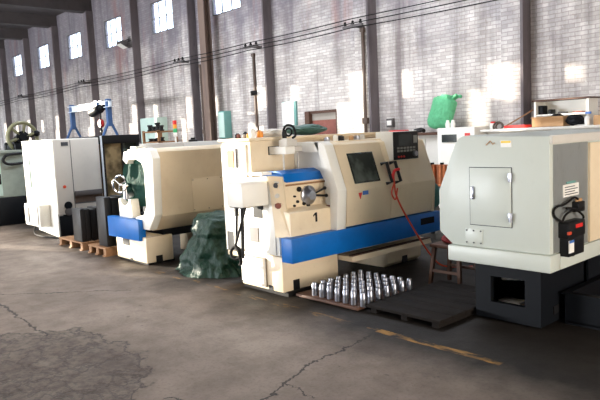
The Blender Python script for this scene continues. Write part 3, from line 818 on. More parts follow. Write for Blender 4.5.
# air hose
t = thing('air_hose', 'thin red air hose hanging from the lathe door handles to the floor', 'hose', (-4.45, 6.1, 0))
MB().tube([(-4.64, 5.60, 1.22), (-4.60, 5.57, 1.08), (-4.62, 5.62, .95), (-4.62, 5.72, .78), (-4.60, 5.85, .58), (-4.57, 5.98, .38), (-4.53, 6.10, .20), (-4.45, 6.20, .05), (-4.35, 6.30, .014), (-4.15, 6.45, .014)], .011, 8, 6).tube([(-4.60, 5.57, 1.10), (-4.62, 5.54, .98), (-4.615, 5.60, .90), (-4.615, 5.64, 1.03)], .009, 8, 6).build('tube', 'orange_red', t)
MB().tube([(-4.63, 5.57, 1.13), (-4.61, 5.585, 1.23), (-4.60, 5.66, 1.25)], .018, 8, 4).build('blow_gun', 'red', t)

# clutter on the lathe's roof
def tin(x, y, z, r, h, mat, label, kind='tin', cat='tin'):
    return single(kind, MB().lathe((x, y, z), [(r * .95, 0), (r, .004), (r, h * .8), (r * .6, h * .88), (r * .6, h)], seg=14), mat, label, cat, (x, y, z), 'clutter on the lathe roof')
zt = 1.69
items = [(-5.93, 4.35, .03, .06, 'slate', 'dark small tin at the left corner of the tall lathe cabinet roof'),
         (-5.84, 4.30, .025, .05, 'rust_red', 'small rusty tin second from the left corner on the tall cabinet roof'),
         (-5.79, 4.36, .028, .075, 'black', 'black tin third from the left corner on the tall cabinet roof'),
         (-5.74, 4.30, .022, .045, 'pale_grey', 'small grey pot in the middle of the tall cabinet end'),
         (-5.68, 4.36, .024, .06, 'dark_steel', 'dark steel bush near the right corner of the tall cabinet end'),
         (-5.63, 4.28, .022, .05, 'orange', 'orange cap near the right corner of the tall cabinet end'),
         (-5.54, 4.27, .04, .10, 'offwhite', 'white paper cup standing on the tall cabinet roof'),
         (-5.53, 4.37, .035, .08, 'orange', 'orange tin right beside the white paper cup')]
for (x, y, r, h, m, lb) in items: tin(x, y, zt, r, h, m, lb, 'paper_cup' if 'cup' in lb else 'tin', 'cup' if 'cup' in lb else 'tin')
mb = lump('', None, None, (.10, .17, .045), '', '', .3, 1.6, None, 4, 2); bmesh.ops.translate(mb.bm, verts=mb.bm.verts, vec=(-5.57, 4.60, 1.735))
single('rag', mb, 'cloth_white', 'crumpled white rag on the roof of the tall lathe cabinet', 'rag', (-5.57, 4.60, 1.69))
t = thing('hand_lamp', 'grey work lamp with black looped cord standing on the lathe rail', 'lamp', (-5.22, 4.52, 1.58))
MB().box(-5.30, -5.16, 4.44, 4.60, 1.58, 1.65, .01).box(-5.28, -5.18, 4.46, 4.58, 1.65, 1.67).build('base', 'pale_grey', t)
MB().tube([(-5.25, 4.50, 1.67), (-5.27, 4.50, 1.76), (-5.21, 4.50, 1.81), (-5.13, 4.52, 1.79), (-5.12, 4.54, 1.70), (-5.17, 4.54, 1.67)], .013, 8).torus((-5.21, 4.52, 1.735), (.3, -1, .1), .042, .011, 20, 6).build('cord', 'cable', t)
MB().lathe((-5.26, 4.50, 1.67), [(.025, 0), (.03, .05), (.02, .09)], seg=12).build('head', 'black', t)
mb = lump('', None, None, (.20, .30, .06), '', '', .22, 1.3, None, 4, 12); bmesh.ops.translate(mb.bm, verts=mb.bm.verts, vec=(-5.75, 5.28, 1.76))
single('folded_tarpaulin', mb, 'dusty_tarp', 'folded dusty teal tarpaulin on the lathe roof below the doorway', 'tarpaulin', (-5.75, 5.28, 1.69))
parts = [(-5.08, 4.98, .035, .05, 'steel', 'bright steel ring first on the door enclosure roof'), (-5.06, 5.10, .03, .07, 'offwhite', 'white fitting second on the door enclosure roof'),
         (-5.10, 5.22, .045, .06, 'black', 'black fitting in the middle of the door enclosure roof'), (-5.06, 5.36, .03, .055, 'card', 'brown fitting right of the black one on the door enclosure roof'),
         (-5.08, 5.48, .04, .05, 'steel', 'bright steel collar near the control panel on the enclosure roof'), (-5.10, 5.60, .03, .065, 'pale_grey', 'grey fitting touching the control panel on the enclosure roof')]
for (x, y, r, h, m, lb) in parts: tin(x, y, 1.61, r, h, m, lb, 'pipe_fitting', 'machine part')

# ------------------------------------------------------------------ light grey lathe on the right
D = thing('machine_lathe', 'light grey lathe with hatch door on dark slate pedestal, at the right', 'machine', (-2.75, 4.75, 0), 'cnc lathes in a row')
pts = [(-3.19, .66), (-3.33, .77), (-3.33, 1.14), (-3.155, 1.55), (-3.12, 1.60), (-3.07, 1.625), (-2.29, 1.60), (-2.29, .66)]
MB().prism(pts, 'y', 4.65, 6.6, .014).build('body', 'grey_white', D)
MB().box(-3.23, -2.275, 4.625, 4.80, .52, .66, .012).box(-2.36, -2.275, 4.80, 6.6, .52, .66, .012).build('skirt', 'grey_white', D)
MB().box(-3.2, -2.36, 4.8, 6.6, .53, .665).build('pan', 'slate', D)
hd = MB().box(-3.00, -2.615, 4.638, 4.652, .86, 1.35, .004).build('hatch_door', 'grey_white', D)
MB().frame('y', 4.645, 4.6505, -3.006, -2.609, .854, 1.356, .006).build('hatch_gap', 'ink', D)
MB().box(-2.985, -2.955, 4.625, 4.638, 1.08, 1.19, .004).lathe((-2.97, 4.626, 1.10), [(.012, 0), (.012, .012)], (0, -1, 0), 12).build('lock', 'steel', hd)
for z in (1.235, .905): MB().box(-2.635, -2.60, 4.628, 4.64, z, z + .075, .003).cyl((-2.615, 4.628, z), (-2.615, 4.628, z + .075), .009).build('hinge', 'steel', hd)
ap = MB().box(-3.055, -2.885, 4.642, 4.651, .685, .82, .003).build('access_plate', 'grey_white', D)
sc = MB()
for x in (-3.04, -2.97, -2.90):
    for z in (.70, .805): sc.cyl((x, 4.636, z), (x, 4.643, z), .007, seg=8)
sc.build('screw', 'ink', ap)
# stickers at top
MB().box(-2.705, -2.61, 4.644, 4.651, 1.52, 1.575).build('sticker', 'offwhite', D)
MB().box(-2.70, -2.615, 4.641, 4.645, 1.555, 1.572).build('sticker', 'yellow', D)
MB().tube([(-2.84, 4.645, 1.54), (-2.80, 4.645, 1.575), (-2.775, 4.645, 1.545), (-2.76, 4.645, 1.56)], .004, 6, 0).build('logo_strokes', 'card', D)
# top band and right side covers
MB().box(-2.30, -2.272, 4.66, 6.6, 1.535, 1.605, .004).build('top_band', 'pale_grey', D)
MB().box(-2.295, -2.268, 5.33, 6.6, .67, 1.52, .006).build('side_cover', 'cream', D)
MB().box(-2.292, -2.2865, 4.70, 5.32, .67, 1.53).build('side_plate', 'side_steel', D)  # thin plate added; its grey stands in for shade under the top band
# label on the side
lp = MB().box(-2.29, -2.282, 4.86, 5.14, 1.10, 1.20).build('information_label', 'offwhite', D)
tx = MB()
for i in range(4): tx.box(-2.283, -2.280, 4.885, 5.115 - .05 * (i % 2), 1.115 + .02 * i, 1.122 + .02 * i)
tx.build('printed_lines', 'ink', lp)
MB().box(-2.289, -2.282, 4.92, 5.08, 1.205, 1.222).build('heading_strip', 'teal', lp)
# coolant pump and connection box
pm = MB().box(-2.30, -2.20, 4.78, 5.08, .78, .91, .012).cyl((-2.25, 4.88, .63), (-2.25, 4.88, .78), .045).box(-2.29, -2.205, 4.80, 5.07, .63, .80, .01).build('coolant_pump', 'black', D)
for i in range(3): pass
MB().box(-2.203, -2.197, 4.90, 5.02, .855, .885).build('printed_mark', 'red', pm)
MB().box(-2.21, -2.19, 4.765, 4.81, .815, .84, .004).build('indicator', 'orange_red', pm)
pl = MB().box(-2.208, -2.200, 4.79, 4.87, .665, .765).build('pump_label', 'offwhite', pm)
MB().box(-2.201, -2.198, 4.79, 4.87, .745, .765).build('label_heading', 'plate_blue', pl)
jb = MB().box(-2.29, -2.23, 5.02, 5.14, .965, 1.05, .008).build('junction_box', 'black', D)
gl = MB()
for y in (5.05, 5.09, 5.12): MB().cyl((-2.26, y, 1.05), (-2.26, y, 1.072), .013, seg=10).build('cable_gland', 'card', jb)
MB().tube([(-2.25, 5.05, 1.07), (-2.25, 4.98, 1.09), (-2.26, 4.84, 1.05), (-2.27, 4.72, 1.04), (-2.275, 4.68, 1.01), (-2.27, 4.70, .96), (-2.25, 4.79, .91)], .009, 8).tube([(-2.24, 5.02, 1.0), (-2.24, 4.9, .99), (-2.25, 4.82, .96), (-2.26, 4.79, .90)], .009, 8).tube([(-2.25, 4.84, 1.02), (-2.23, 4.95, 1.0), (-2.22, 5.08, .93), (-2.24, 5.10, .88)], .009, 8).build('cable', 'cable', D)
# pedestal with opening
pd = wall_cells('y', 4.75, 4.80, -3.03, -2.42, .02, .53, [(-2.88, -2.56, .17, .40)])
pd.box(-2.47, -2.42, 4.80, 5.6, .02, .53).box(-3.03, -2.98, 4.80, 5.6, .02, .53).box(-3.03, -2.42, 5.55, 5.6, .02, .53).box(-2.98, -2.47, 4.80, 5.55, .02, .06)
pd.build('pedestal', 'slate', D)
MB().box(-2.421, -2.412, 4.96, 5.05, .09, .16).build('slot', 'black', D)
MB().tube([(-2.97, 5.1, .30), (-2.5, 5.15, .345)], .02, 10, 0).build('drain_pipe', 'pale_grey', D)
MB().box(-3.0, -2.4, 5.6, 6.6, .0, .55).build('bed', 'slate', D)
single('square_tin', MB().box(-2.91, -2.70, 4.92, 5.05, .062, .147, .006), 'pale_grey', 'pale square tin inside the opening of the slate pedestal', 'tin', (-2.8, 5.0, .06))
t = thing('oil_bottle', 'small oil bottle with blue band inside the opening of the slate pedestal', 'bottle', (-2.66, 5.02, .06))
MB().lathe((-2.66, 5.02, .062), [(.035, 0), (.04, .02), (.04, .14), (.015, .18), (.012, .24)], seg=14).build('body', 'yellow', t)
MB().lathe((-2.66, 5.02, .12), [(.0405, 0), (.0405, .05)], seg=14).build('band', 'plate_blue', t)
# chip bin at the far right
t = thing('chip_bin', 'long dark steel chip bin on the floor right of the slate pedestal', 'bin', (-1.9, 5.9, 0))
bm_ = MB().box(-2.36, -.9, 5.05, 5.09, .02, .26).box(-2.36, -.9, 6.6, 6.64, .02, .26).box(-2.36, -2.32, 5.09, 6.6, .02, .26).box(-.94, -.9, 5.09, 6.6, .02, .26).box(-2.36, -.9, 5.05, 6.64, 0, .03)
bm_.build('tub', 'slate', t)
MB().frame('z', .26, .275, -2.38, -.88, 5.03, 6.66, .06).build('rim', 'slate', t)
mb = MB()
for i in range(260):
    x = random.uniform(-2.3, -1.0); y = random.uniform(5.12, 6.55); z = random.uniform(.03, .16)
    mb.torus((x, y, z), (random.uniform(-1, 1), random.uniform(-1, 1), random.uniform(-1, 1)), random.uniform(.015, .04), .004, 8, 3)
o = single('metal_swarf', mb, 'copper', 'rusty curled metal swarf lying in the dark chip bin', 'swarf', (-1.7, 5.8, .03)); o['kind'] = 'stuff'

# ------------------------------------------------------------------ cream lathe B left of centre
B = thing('machine_lathe', 'cream lathe with closed back, blue trough and chrome handwheel, left of centre', 'machine', (-8.1, 4.0, 0), 'cnc lathes in a row')
bs = MB().box(-8.62, -7.71, 4.0, 4.42, .03, .39, .012).build('base', 'cream', B)
MB().box(-7.714, -7.704, 4.14, 4.24, .03, .12).build('slot', 'black', bs)
MB().box(-8.40, -8.20, 3.994, 4.002, .235, .33).build('slot', 'black', bs)
MB().box(-8.2, -8.13, 3.994, 4.002, .03, .06).build('slot', 'black', bs)
MB().box(-8.6, -7.74, 4.03, 4.45, 0, .04).build('plinth', 'rubber', B)
MB().box(-8.5, -7.75, 5.0, 5.5, 0, .42, .01).build('base', 'cream', B)
MB().box(-8.5, -7.76, 4.3, 5.5, .36, .66).build('bed', 'slate', B)
MB().box(-8.76, -7.80, 3.95, 4.06, .34, .635, .008).build('chip_trough', 'blue', B)
# carriage end casting with curved saddle
ca = [(-8.52, .63), (-8.50, .90)]
for i in range(9):
    a = math.pi + math.pi * i / 8; ca.append((-8.33 + .13 * math.cos(a), .90 + .10 * math.sin(a)))
ca += [(-8.14, .90), (-8.10, .63)]
MB().prism(ca, 'y', 4.03, 4.16, .008).build('tailstock_casting', 'white', B)
# end frame, C-shaped
fp = [(-8.26, 1.46), (-8.22, 1.575), (-7.60, 1.625), (-7.48, 1.60), (-7.40, 1.48), (-7.44, .72), (-7.62, .50), (-8.0, .50), (-8.0, .66), (-7.76, .70), (-7.66, .82), (-7.66, 1.33), (-7.72, 1.42), (-7.88, 1.47), (-8.1, 1.46), (-8.16, 1.40)]
MB().prism(fp, 'y', 4.02, 4.14, .01).build('end_frame', 'white', B)
MB().box(-8.02, -7.86, 4.03, 4.20, 1.60, 1.645, .006).build('top_lug', 'white', B)
# back cover
MB().prism([(-7.47, .69), (-7.47, 1.56), (-7.52, 1.615), (-8.3, 1.60), (-8.3, 1.57), (-7.55, 1.585), (-7.51, 1.54), (-7.51, .71), (-7.74, .50), (-7.74, .47)], 'y', 4.12, 5.6, .004).build('back_cover', 'cream', B)
hp = MB().box(-7.472, -7.464, 4.64, 5.15, .70, 1.16, .003).build('hatch_panel', 'cream', B)
sc = MB()
for y in (4.66, 4.9, 5.13):
    for z in (.72, 1.14): sc.cyl((-7.466, y, z), (-7.46, y, z), .007, seg=8)
sc.build('screw', 'dark_steel', hp)
MB().box(-8.3, -7.5, 5.56, 5.6, .5, 1.6).build('end_wall', 'cream', B)
MB().box(-8.60, -8.30, 5.0, 5.6, .5, 1.55).build('headstock', 'slate', B)
# spindle column, chuck, handwheel
MB().cyl((-8.30, 4.06, .95), (-8.30, 4.35, 1.0), .06).cyl((-8.30, 4.05, .90), (-8.30, 4.05, 1.12), .035).build('quill', 'steel', B)
MB().torus((-8.27, 3.95, 1.12), (.45, -1, .1), .12, .014, 32, 8).cyl((-8.27, 3.94, 1.12), (-8.25, 4.06, 1.10), .022).build('handwheel', 'chrome', B)
hwn = MB()
for a in (.4, .4 + 2.09, .4 + 4.19):
    v = Vector((math.cos(a) * .91, math.cos(a) * .41, math.sin(a))) * .12
    hwn.tube([(-8.27, 3.95, 1.12), (-8.27 + v.x, 3.95 + v.y, 1.12 + v.z)], .010, 6, 0)
hwn.build('spoke', 'chrome', B)
# tarp over its open end
mb = MB()
bm = mb.bm
n1, n2 = 26, 22
grid = [[None] * (n2 + 1) for _ in range(n1 + 1)]
for i in range(n1 + 1):
    for j in range(n2 + 1):
        u, v = i / n1, j / n2
        # drape: from the frame's upper left corner fanning down
        x = -8.32 + u * .62 + (1 - u) * v * -.18
        z = 1.50 - v * (.62 + .1 * (1 - u)) + .05 * math.sin(u * 9) * v
        y = 4.06 + .30 * u * .5 - .06 * math.sin(v * math.pi) + .05 * noise.noise(Vector((u * 6, v * 3, 0)))
        grid[i][j] = bm.verts.new((x, y + .06, z))
for i in range(n1):
    for j in range(n2):
        bm.faces.new([grid[i][j], grid[i + 1][j], grid[i + 1][j + 1], grid[i][j + 1]])
bmesh.ops.solidify(bm, geom=bm.faces[:], thickness=.012)
t = thing('tarpaulin_cover', 'green tarpaulin hung inside the open end of the left cream lathe', 'tarpaulin', (-8.1, 4.15, .85))
mb.build('sheet', 'tarp_light', t)
m2 = lump('', None, None, (.22, .14, .10), '', '', .2, 1.6, None, 4, 4); bmesh.ops.translate(m2.bm, verts=m2.bm.verts, vec=(-8.17, 4.26, 1.44)); m2.build('bunched_top', 'tarp_light', t)
m2 = lump('', None, None, (.16, .16, .16), '', '', .25, 1.6, None, 4, 6); bmesh.ops.translate(m2.bm, verts=m2.bm.verts, vec=(-8.68, 4.32, .80))
single('green_cloth', m2, 'tarp', 'dark green cloth bunched behind the blue trough of the left cream lathe', 'cloth', (-8.68, 4.32, .64))

# ------------------------------------------------------------------ white machine A with dark framed neighbour
A = thing('machining_centre', 'tall boxy white machine with dark base, at the left of the row', 'machine', (-12.3, 4.3, 0))
MB().box(-13.20, -11.56, 4.26, 5.16, .45, 1.83, .012).build('body', 'white', A)
MB().prism([(-12.62, .06), (-12.62, .46), (-11.57, .46), (-11.57, .0), (-11.62, .0)], 'y', 4.255, 4.36, .01).build('front_apron', 'white', A)
MB().box(-13.15, -11.60, 4.36, 5.14, 0, .46).build('base', 'slate', A)
MB().box(-11.57, -11.545, 4.28, 5.14, .005, .40, .004).build('base_side', 'slate', A)
MB().box(-11.565, -11.545, 4.27, 5.15, .42, 1.815, .008).build('side_panel', 'pale_grey', A)
MB().box(-11.548, -11.540, 4.585, 4.595, .44, 1.80).box(-11.548, -11.539, 4.60, 5.14, .60, .62).build('seam', 'ink', A)
MB().box(-11.546, -11.50, 4.60, 5.14, .745, .84, .01).build('ledge', 'galv', A)
MB().box(-11.548, -11.538, 4.60, 5.14, .62, .745).build('ledge_panel', 'conduit', A)
MB().box(-11.546, -11.538, 4.42, 4.55, 1.70, 1.77).build('name_plate', 'ink', A)
for z, m in ((.585, 'slate'), (.47, 'galv')): MB().lathe((-11.545, 4.46, z), [(.075, 0), (.075, .012), (.06, .016)], (1, 0, 0), 18).build('round_port', m, A)
MB().lathe((-11.545, 4.42, .94), [(.03, 0), (.03, .01)], (1, 0, 0), 14).build('badge', 'orange_red', A)
MB().box(-12.98, -12.83, 4.235, 4.26, .90, 1.48, .01).build('end_grip', 'mint', A)
MB().box(-12.55, -12.50, 4.25, 4.262, .80, .86).box(-12.45, -12.41, 4.25, 4.262, 1.22, 1.27).box(-12.95, -12.75, 4.25, 4.262, .475, .49).build('vent_hole', 'ink', A)
MB().box(-13.0, -12.86, 4.25, 4.262, 1.56, 1.70).build('sticker', 'pale_grey', A)
eb = MB().box(-12.74, -11.93, 4.05, 4.26, .19, .61, .02).build('end_box', 'white', A)
MB().box(-12.70, -12.46, 4.036, 4.052, .25, .57, .004).build('grille_frame', 'ink', eb)
MB().box(-12.67, -12.49, 4.03, 4.038, .28, .54).build('grille', 'conduit', eb)
MB().box(-12.40, -11.98, 4.03, 4.05, .23, .58, .012).build('box_door', 'pale_grey', eb)
MB().tube([(-12.6, 4.2, .2), (-12.5, 4.12, .05), (-12.2, 4.08, .015), (-11.7, 4.12, .015), (-11.2, 4.3, .015)], .016, 8).build('cable', 'cable', A)

G = thing('machine_enclosure', 'black framed machine enclosure with large dusty glass, right behind the white machine', 'machine', (-12.2, 5.6, 0))
MB().box(-13.1, -11.53, 5.19, 5.98, 0, .40, .01).build('base', 'slate', G)
MB().box(-13.1, -11.62, 5.20, 5.96, .40, 1.70, .008).build('body', 'card', G)
MB().box(-13.1, -11.50, 5.185, 6.0, 1.70, 1.865, .008).build('header', 'black', G)
fm = MB().box(-11.60, -11.50, 5.19, 5.24, .40, 1.70).box(-11.60, -11.50, 5.92, 5.98, .40, 1.70).box(-11.60, -11.50, 5.19, 5.98, .40, .52)
fm.box(-11.60, -11.51, 5.60, 5.63, .52, 1.70).build('frame', 'black', G)
MB().box(-11.53, -11.495, 5.17, 5.20, .38, 1.86, .004).build('edge_post', 'beam_white', G)
MB().box(-11.56, -11.545, 5.24, 5.60, .52, 1.70).build('glass_pane', 'tint_warm', G)
MB().box(-11.56, -11.545, 5.63, 5.92, .52, 1.70).build('glass_pane', 'tint', G)

# pale cabinet behind the left cream lathe with signal lamp
t = thing('machine_cabinet', 'pale grey machine cabinet seen over the left cream lathe', 'machine', (-12.0, 7.1, 0))
MB().box(-13.6, -11.3, 6.9, 7.9, 0, 1.66, .012).build('body', 'pale_grey', t); MB().box(-11.30, -11.285, 7.0, 7.8, .2, 1.5, .006).build('door', 'pale_grey', t); MB().box(-11.285, -11.27, 7.7, 7.74, .9, 1.05).build('handle', 'galv', t)
single('brake_part', MB().lathe((-11.5, 7.25, 1.66), [(.10, 0), (.10, .04), (.05, .05), (.05, .09)], seg=16), 'dark_steel', 'round dark steel part on the pale grey machine cabinet', 'machine part', (-11.5, 7.25, 1.66))
t = thing('signal_lamp', 'red yellow and green signal lamp standing on the pale grey machine cabinet', 'lamp', (-12.3, 7.3, 1.66))
MB().cyl((-12.3, 7.3, 1.66), (-12.3, 7.3, 1.80), .02).build('stem', 'offwhite', t)
for i, (nm, m) in enumerate((('white_lens', 'offwhite'), ('green_lens', 'lampgreen'), ('yellow_lens', 'orange'), ('red_lens', 'red'))):
    MB().lathe((-12.3, 7.3, 1.79 + .09 * i), [(.042, 0), (.046, .01), (.046, .08), (.042, .09)], seg=14).build(nm, m, t)

# ------------------------------------------------------------------ flywheel machine at the left edge
P = thing('old_press', 'old grey green machine with spoked flywheel at the left edge', 'machine', (-15.2, 4.4, 0))
MB().box(-16.2, -14.55, 3.7, 4.78, 0, .62, .02).build('base', 'slate', P)
MB().prism([(3.75, .62), (4.72, .62), (4.72, 1.55), (4.66, 1.64), (3.9, 1.66), (3.75, 1.55)], 'x', -16.1, -14.62, .015).build('body', 'green_grey', P)
MB().box(-14.62, -14.585, 3.8, 4.22, .66, 1.62, .01).build('side_door', 'mint', P)
MB().prism([(3.75, 1.60), (4.75, 1.60), (4.75, 1.66), (3.75, 1.68)], 'x', -16.15, -14.56, .01).build('top_cover', 'green_grey', P)
MB().tube([(-14.57, 4.68, 1.36), (-14.54, 4.40, 1.35), (-14.53, 4.29, 1.40), (-14.53, 4.27, 1.47), (-14.53, 4.33, 1.54), (-14.54, 4.46, 1.57), (-14.57, 4.68, 1.58)], .03, 10).build('guard_loop', 'black', P)
MB().box(-14.60, -14.565, 4.10, 4.20, .92, 1.15, .008).build('terminal_box', 'slate', P)
cx, cy, cz = -14.9, 4.84, 1.94
MB().torus((cx, cy, cz), (1, .1, 0), .335, .042, 48, 10, 1.3).build('flywheel_rim', 'olive', P)
sp = MB()
for i in range(6):
    a = i * math.pi / 3 + .3; sp.tube([(cx, cy, cz), (cx, cy + .33 * math.cos(a), cz + .33 * math.sin(a))], .034, 8, 0)
sp.build('flywheel_spoke', 'olive', P)
MB().lathe((cx - .06, cy, cz), [(.09, 0), (.10, .03), (.10, .10), (.07, .14)], (1, 0, 0), 20).lathe((cx - .02, cy, cz), [(.14, 0), (.14, .05)], (1, 0, 0), 24).build('hub', 'slate', P)
MB().box(-15.5, -14.7, 4.6, 4.78, 1.62, 1.80, .01).cyl((-15.4, cy, cz), (-14.85, cy, cz), .04).box(-15.35, -15.2, cy - .1, cy + .1, 1.62, cz).build('bearing_stand', 'slate', P)
MB().ball((-14.9, 5.16, 2.02), .075).cyl((-14.9, 5.16, 2.02), (-15.3, 5.16, 1.98), .05).build('motor_end', 'slate', P)
MB().box(-15.4, -14.9, 4.72, 5.25, 1.52, 1.62, .01).build('motor_shelf', 'slate', P)
MB().ball((-14.9, 4.47, 1.80), .04).cyl((-14.9, 4.47, 1.66), (-14.9, 4.47, 1.80), .015).build('control_knob', 'black', P)

# ------------------------------------------------------------------ pallets with steel slabs
def pallet(x0, x1, y0, y1, label):
    t = thing('wooden_pallet', label, 'pallet', ((x0 + x1) / 2, (y0 + y1) / 2, 0), 'wooden pallets by the left machines')
    n = 5; w = (y1 - y0) / n
    for i in range(n): MB().box(x0, x1, y0 + i * w + .01, y0 + (i + 1) * w - .01, .11, .135, .003).build('deck_board', 'wood', t)
    for i in range(3):
        x = x0 + (x1 - x0 - .09) * i / 2
        MB().box(x, x + .09, y0 + .02, y1 - .02, .02, .11).box(x, x + .09, y0, y1, 0, .02).build('runner', 'wood', t)
pallet(-10.72, -9.74, 3.92, 4.5, 'pale wooden pallet carrying dark slabs beside the white machine')
pallet(-9.5, -8.88, 3.92, 4.55, 'dark-loaded wooden pallet tucked against the left cream lathe')
def slab(x0, x1, y0, y1, z0, h, label, g):
    single('steel_slab', MB().box(x0, x1, y0, y1, z0, z0 + h, .008), 'dark_steel', label, 'slab', ((x0 + x1) / 2, (y0 + y1) / 2, z0), g)
od = ['first', 'second', 'third', 'fourth', 'fifth']
for i in range(5):
    y = 3.95 + i * .088
    slab(-10.10 - .012 * (i % 2), -9.77 - .012 * (i % 2), y, y + .08, .135, .54 - .012 * (i % 3), 'upright dark steel slab, %s from the aisle on the pale pallet' % od[i], 'slabs on the pale pallet')
for i in range(4):
    y = 4.0 + i * .115
    slab(-9.24 + .012 * (i % 2), -8.94 + .012 * (i % 2), y, y + .105, .135, .76 - .015 * (i % 2), 'tall dark steel slab, %s from the aisle beside the left cream lathe' % od[i], 'slabs on the near pallet')

# ------------------------------------------------------------------ heap under green tarpaulin
rf = random.Random(5)
FOLDS = []
for i in range(14):
    nv = Vector((rf.gauss(0, 1), rf.gauss(0, 1), rf.gauss(0, .8))).normalized(); f = .9 * 1.19 ** i
    FOLDS.append((nv, f, rf.random(), .058 / f))
bm = bmesh.new(); bmesh.ops.create_icosphere(bm, subdivisions=6, radius=1)
for v in bm.verts:
    p = v.co.normalized(); th = math.atan2(p.y, p.x)
    zz = max(p.z, -.25) + .25                       # 0 at the ground .. 1.25 at the top
    h = zz / 1.25
    tab = [(0, 1.0), (.2, .98), (.4, .88), (.52, .74), (.60, .66), (.68, .72), (.80, .70), (.90, .60), (.97, .40), (1.0, 0)]
    for (h0, w0), (h1, w1) in zip(tab, tab[1:]):
        if h0 <= h <= h1: w = w0 + (w1 - w0) * (h - h0) / (h1 - h0)
    if p.z <= -.25: w = math.hypot(p.x, p.y) / math.sqrt(1 - .0625)
    wx, wy = w * .58, w * .44
    # crumpled sheet: sharp creases with flat facets between them
    wp = Vector((p.x, p.y, p.z)) + .10 * noise.noise_vector(p * 2.2)
    crum = 0
    for (nv, f, ph, am) in FOLDS:
        tq = (wp.dot(nv) * f + ph) % 1.0
        crum += am * (abs(2 * tq - 1) * 2 - 1)
    tw = (th * 1.75 + 1.6 * noise.noise(Vector((p.x, p.y, h * 2.0 + 2))) + h * 1.2) % 1.0
    fold = .055 * (abs(2 * tw - 1) * 2 - 1) * (1 - .5 * h)
    big = .14 * noise.noise(Vector((p.x * 1.4 + 4, p.y * 1.4, p.z * 1.8)))
    crease = crum
    k = 1 + fold + big + crease
    flap = .20 * math.exp(-((th - 2.9) / .35) ** 2 - ((h - .70) / .07) ** 2) + .14 * math.exp(-((th + 2.7) / .5) ** 2 - ((h - .05) / .10) ** 2)
    skirt = 1 + .12 * max(0, 1 - h / .12) + flap
    rr_ = max(1e-4, math.hypot(p.x, p.y))
    v.co = Vector((p.x / rr_ * wx * k * skirt + .06 * h, p.y / rr_ * wy * k * skirt, h * .76 * (1 + .07 * noise.noise(Vector((p.x * 3, p.y * 3, 1))) + crease * .25 * h)))
mb = MB(); mb.bm.free(); mb.bm = bm
zm = min(v.co.z for v in bm.verts)
bmesh.ops.translate(bm, verts=bm.verts, vec=(-6.72, 4.50, -zm))
single('covered_heap', mb, 'tarp', 'knee-high heap wrapped in crumpled dark green tarpaulin between two lathes', 'tarpaulin', (-6.72, 4.50, 0))

# ------------------------------------------------------------------ tray of turned cylinders
t = thing('parts_tray', 'flat worn board with rows of shiny steel cylinders on it', 'tray', (-4.38, 4.62, 0))
MB().box(-4.84, -3.96, 4.19, 5.08, .012, .04, .004).build('board', 'dark_wood', t)
MB().box(-4.82, -4.74, 4.2, 5.06, 0, .012).box(-4.06, -3.98, 4.2, 5.06, 0, .012).build('batten', 'oily_wood', t)
cy0 = None
rows = ['front', 'second', 'third', 'fourth', 'fifth', 'sixth', 'back']
prof = [(.028, 0), (.031, .003), (.031, .055), (.0285, .058), (.0285, .066), (.031, .069), (.031, .112), (.029, .115), (.029, .122), (.027, .135), (.020, .136), (.019, .10), (.0, .10)]
for j in range(7):
    for i in range(7):
        x = -4.62 + i * .112 + random.uniform(-.006, .006); y = 4.26 + j * .118 + random.uniform(-.006, .006)
        lb = 'turned steel cylinder in the %s row of the tray, number %s from the left' % (rows[j], ['one', 'two', 'three', 'four', 'five', 'six', 'seven'][i])
        if cy0 is None:
            cy0 = single('turned_cylinder', MB().lathe((0, 0, 0), prof, seg=20), 'steel', lb, 'machine part', (0, 0, 0), 'turned cylinders on the tray'); cy0.location = (x, y, .04)
        else:
            copy_thing(cy0, (x, y, .04), lb)

# dark platform between the lathes
t = thing('duckboard', 'oil-black wooden duckboard on the floor between the two nearest lathes', 'platform', (-3.5, 4.8, 0))
for i in range(6):
    y = 4.24 + i * .2; MB().box(-3.90, -3.06, y, y + .195, .05, .078, .004).build('plank', 'oily_wood', t)
for x in (-3.86, -3.5, -3.16): MB().box(x, x + .07, 4.27, 5.40, 0, .05).build('batten', 'oily_wood', t)

# stool
t = thing('wooden_stool', 'brown wooden stool behind the duckboard, between the two nearest lathes', 'stool', (-3.83, 5.6, 0))
MB().box(-4.02, -3.64, 5.42, 5.78, .43, .465, .008).build('seat', 'dark_wood', t)
for sx in (-1, 1):
    for sy in (-1, 1):
        MB().prism([(-3.83 + sx * .15 - .02, 5.6 + sy * .14 - .02), (-3.83 + sx * .15 + .02, 5.6 + sy * .14 - .02), (-3.83 + sx * .15 + .02, 5.6 + sy * .14 + .02), (-3.83 + sx * .15 - .02, 5.6 + sy * .14 + .02)], 'z', .43, 0, 0,
                   [(-3.83 + sx * .19 - .018, 5.6 + sy * .18 - .018), (-3.83 + sx * .19 + .018, 5.6 + sy * .18 - .018), (-3.83 + sx * .19 + .018, 5.6 + sy * .18 + .018), (-3.83 + sx * .19 - .018, 5.6 + sy * .18 + .018)]).build('leg', 'dark_wood', t)
for sy in (-1, 1): MB().box(-4.0, -3.66, 5.6 + sy * .165 - .012, 5.6 + sy * .165 + .012, .16, .19).build('rung', 'dark_wood', t)
mb = lump('', None, None, (.15, .12, .05), '', '', .25, 1.6, None, 4, 8); bmesh.ops.translate(mb.bm, verts=mb.bm.verts, vec=(-3.80, 5.6, .51))
single('rag', mb, 'red_rag', 'dark red rag crumpled on the wooden stool', 'rag', (-3.8, 5.6, .465))
mb = lump('', None, None, (.12, .10, .20), '', '', .25, 1.8, None, 4, 15); bmesh.ops.translate(mb.bm, verts=mb.bm.verts, vec=(-4.62, 6.9, .33))
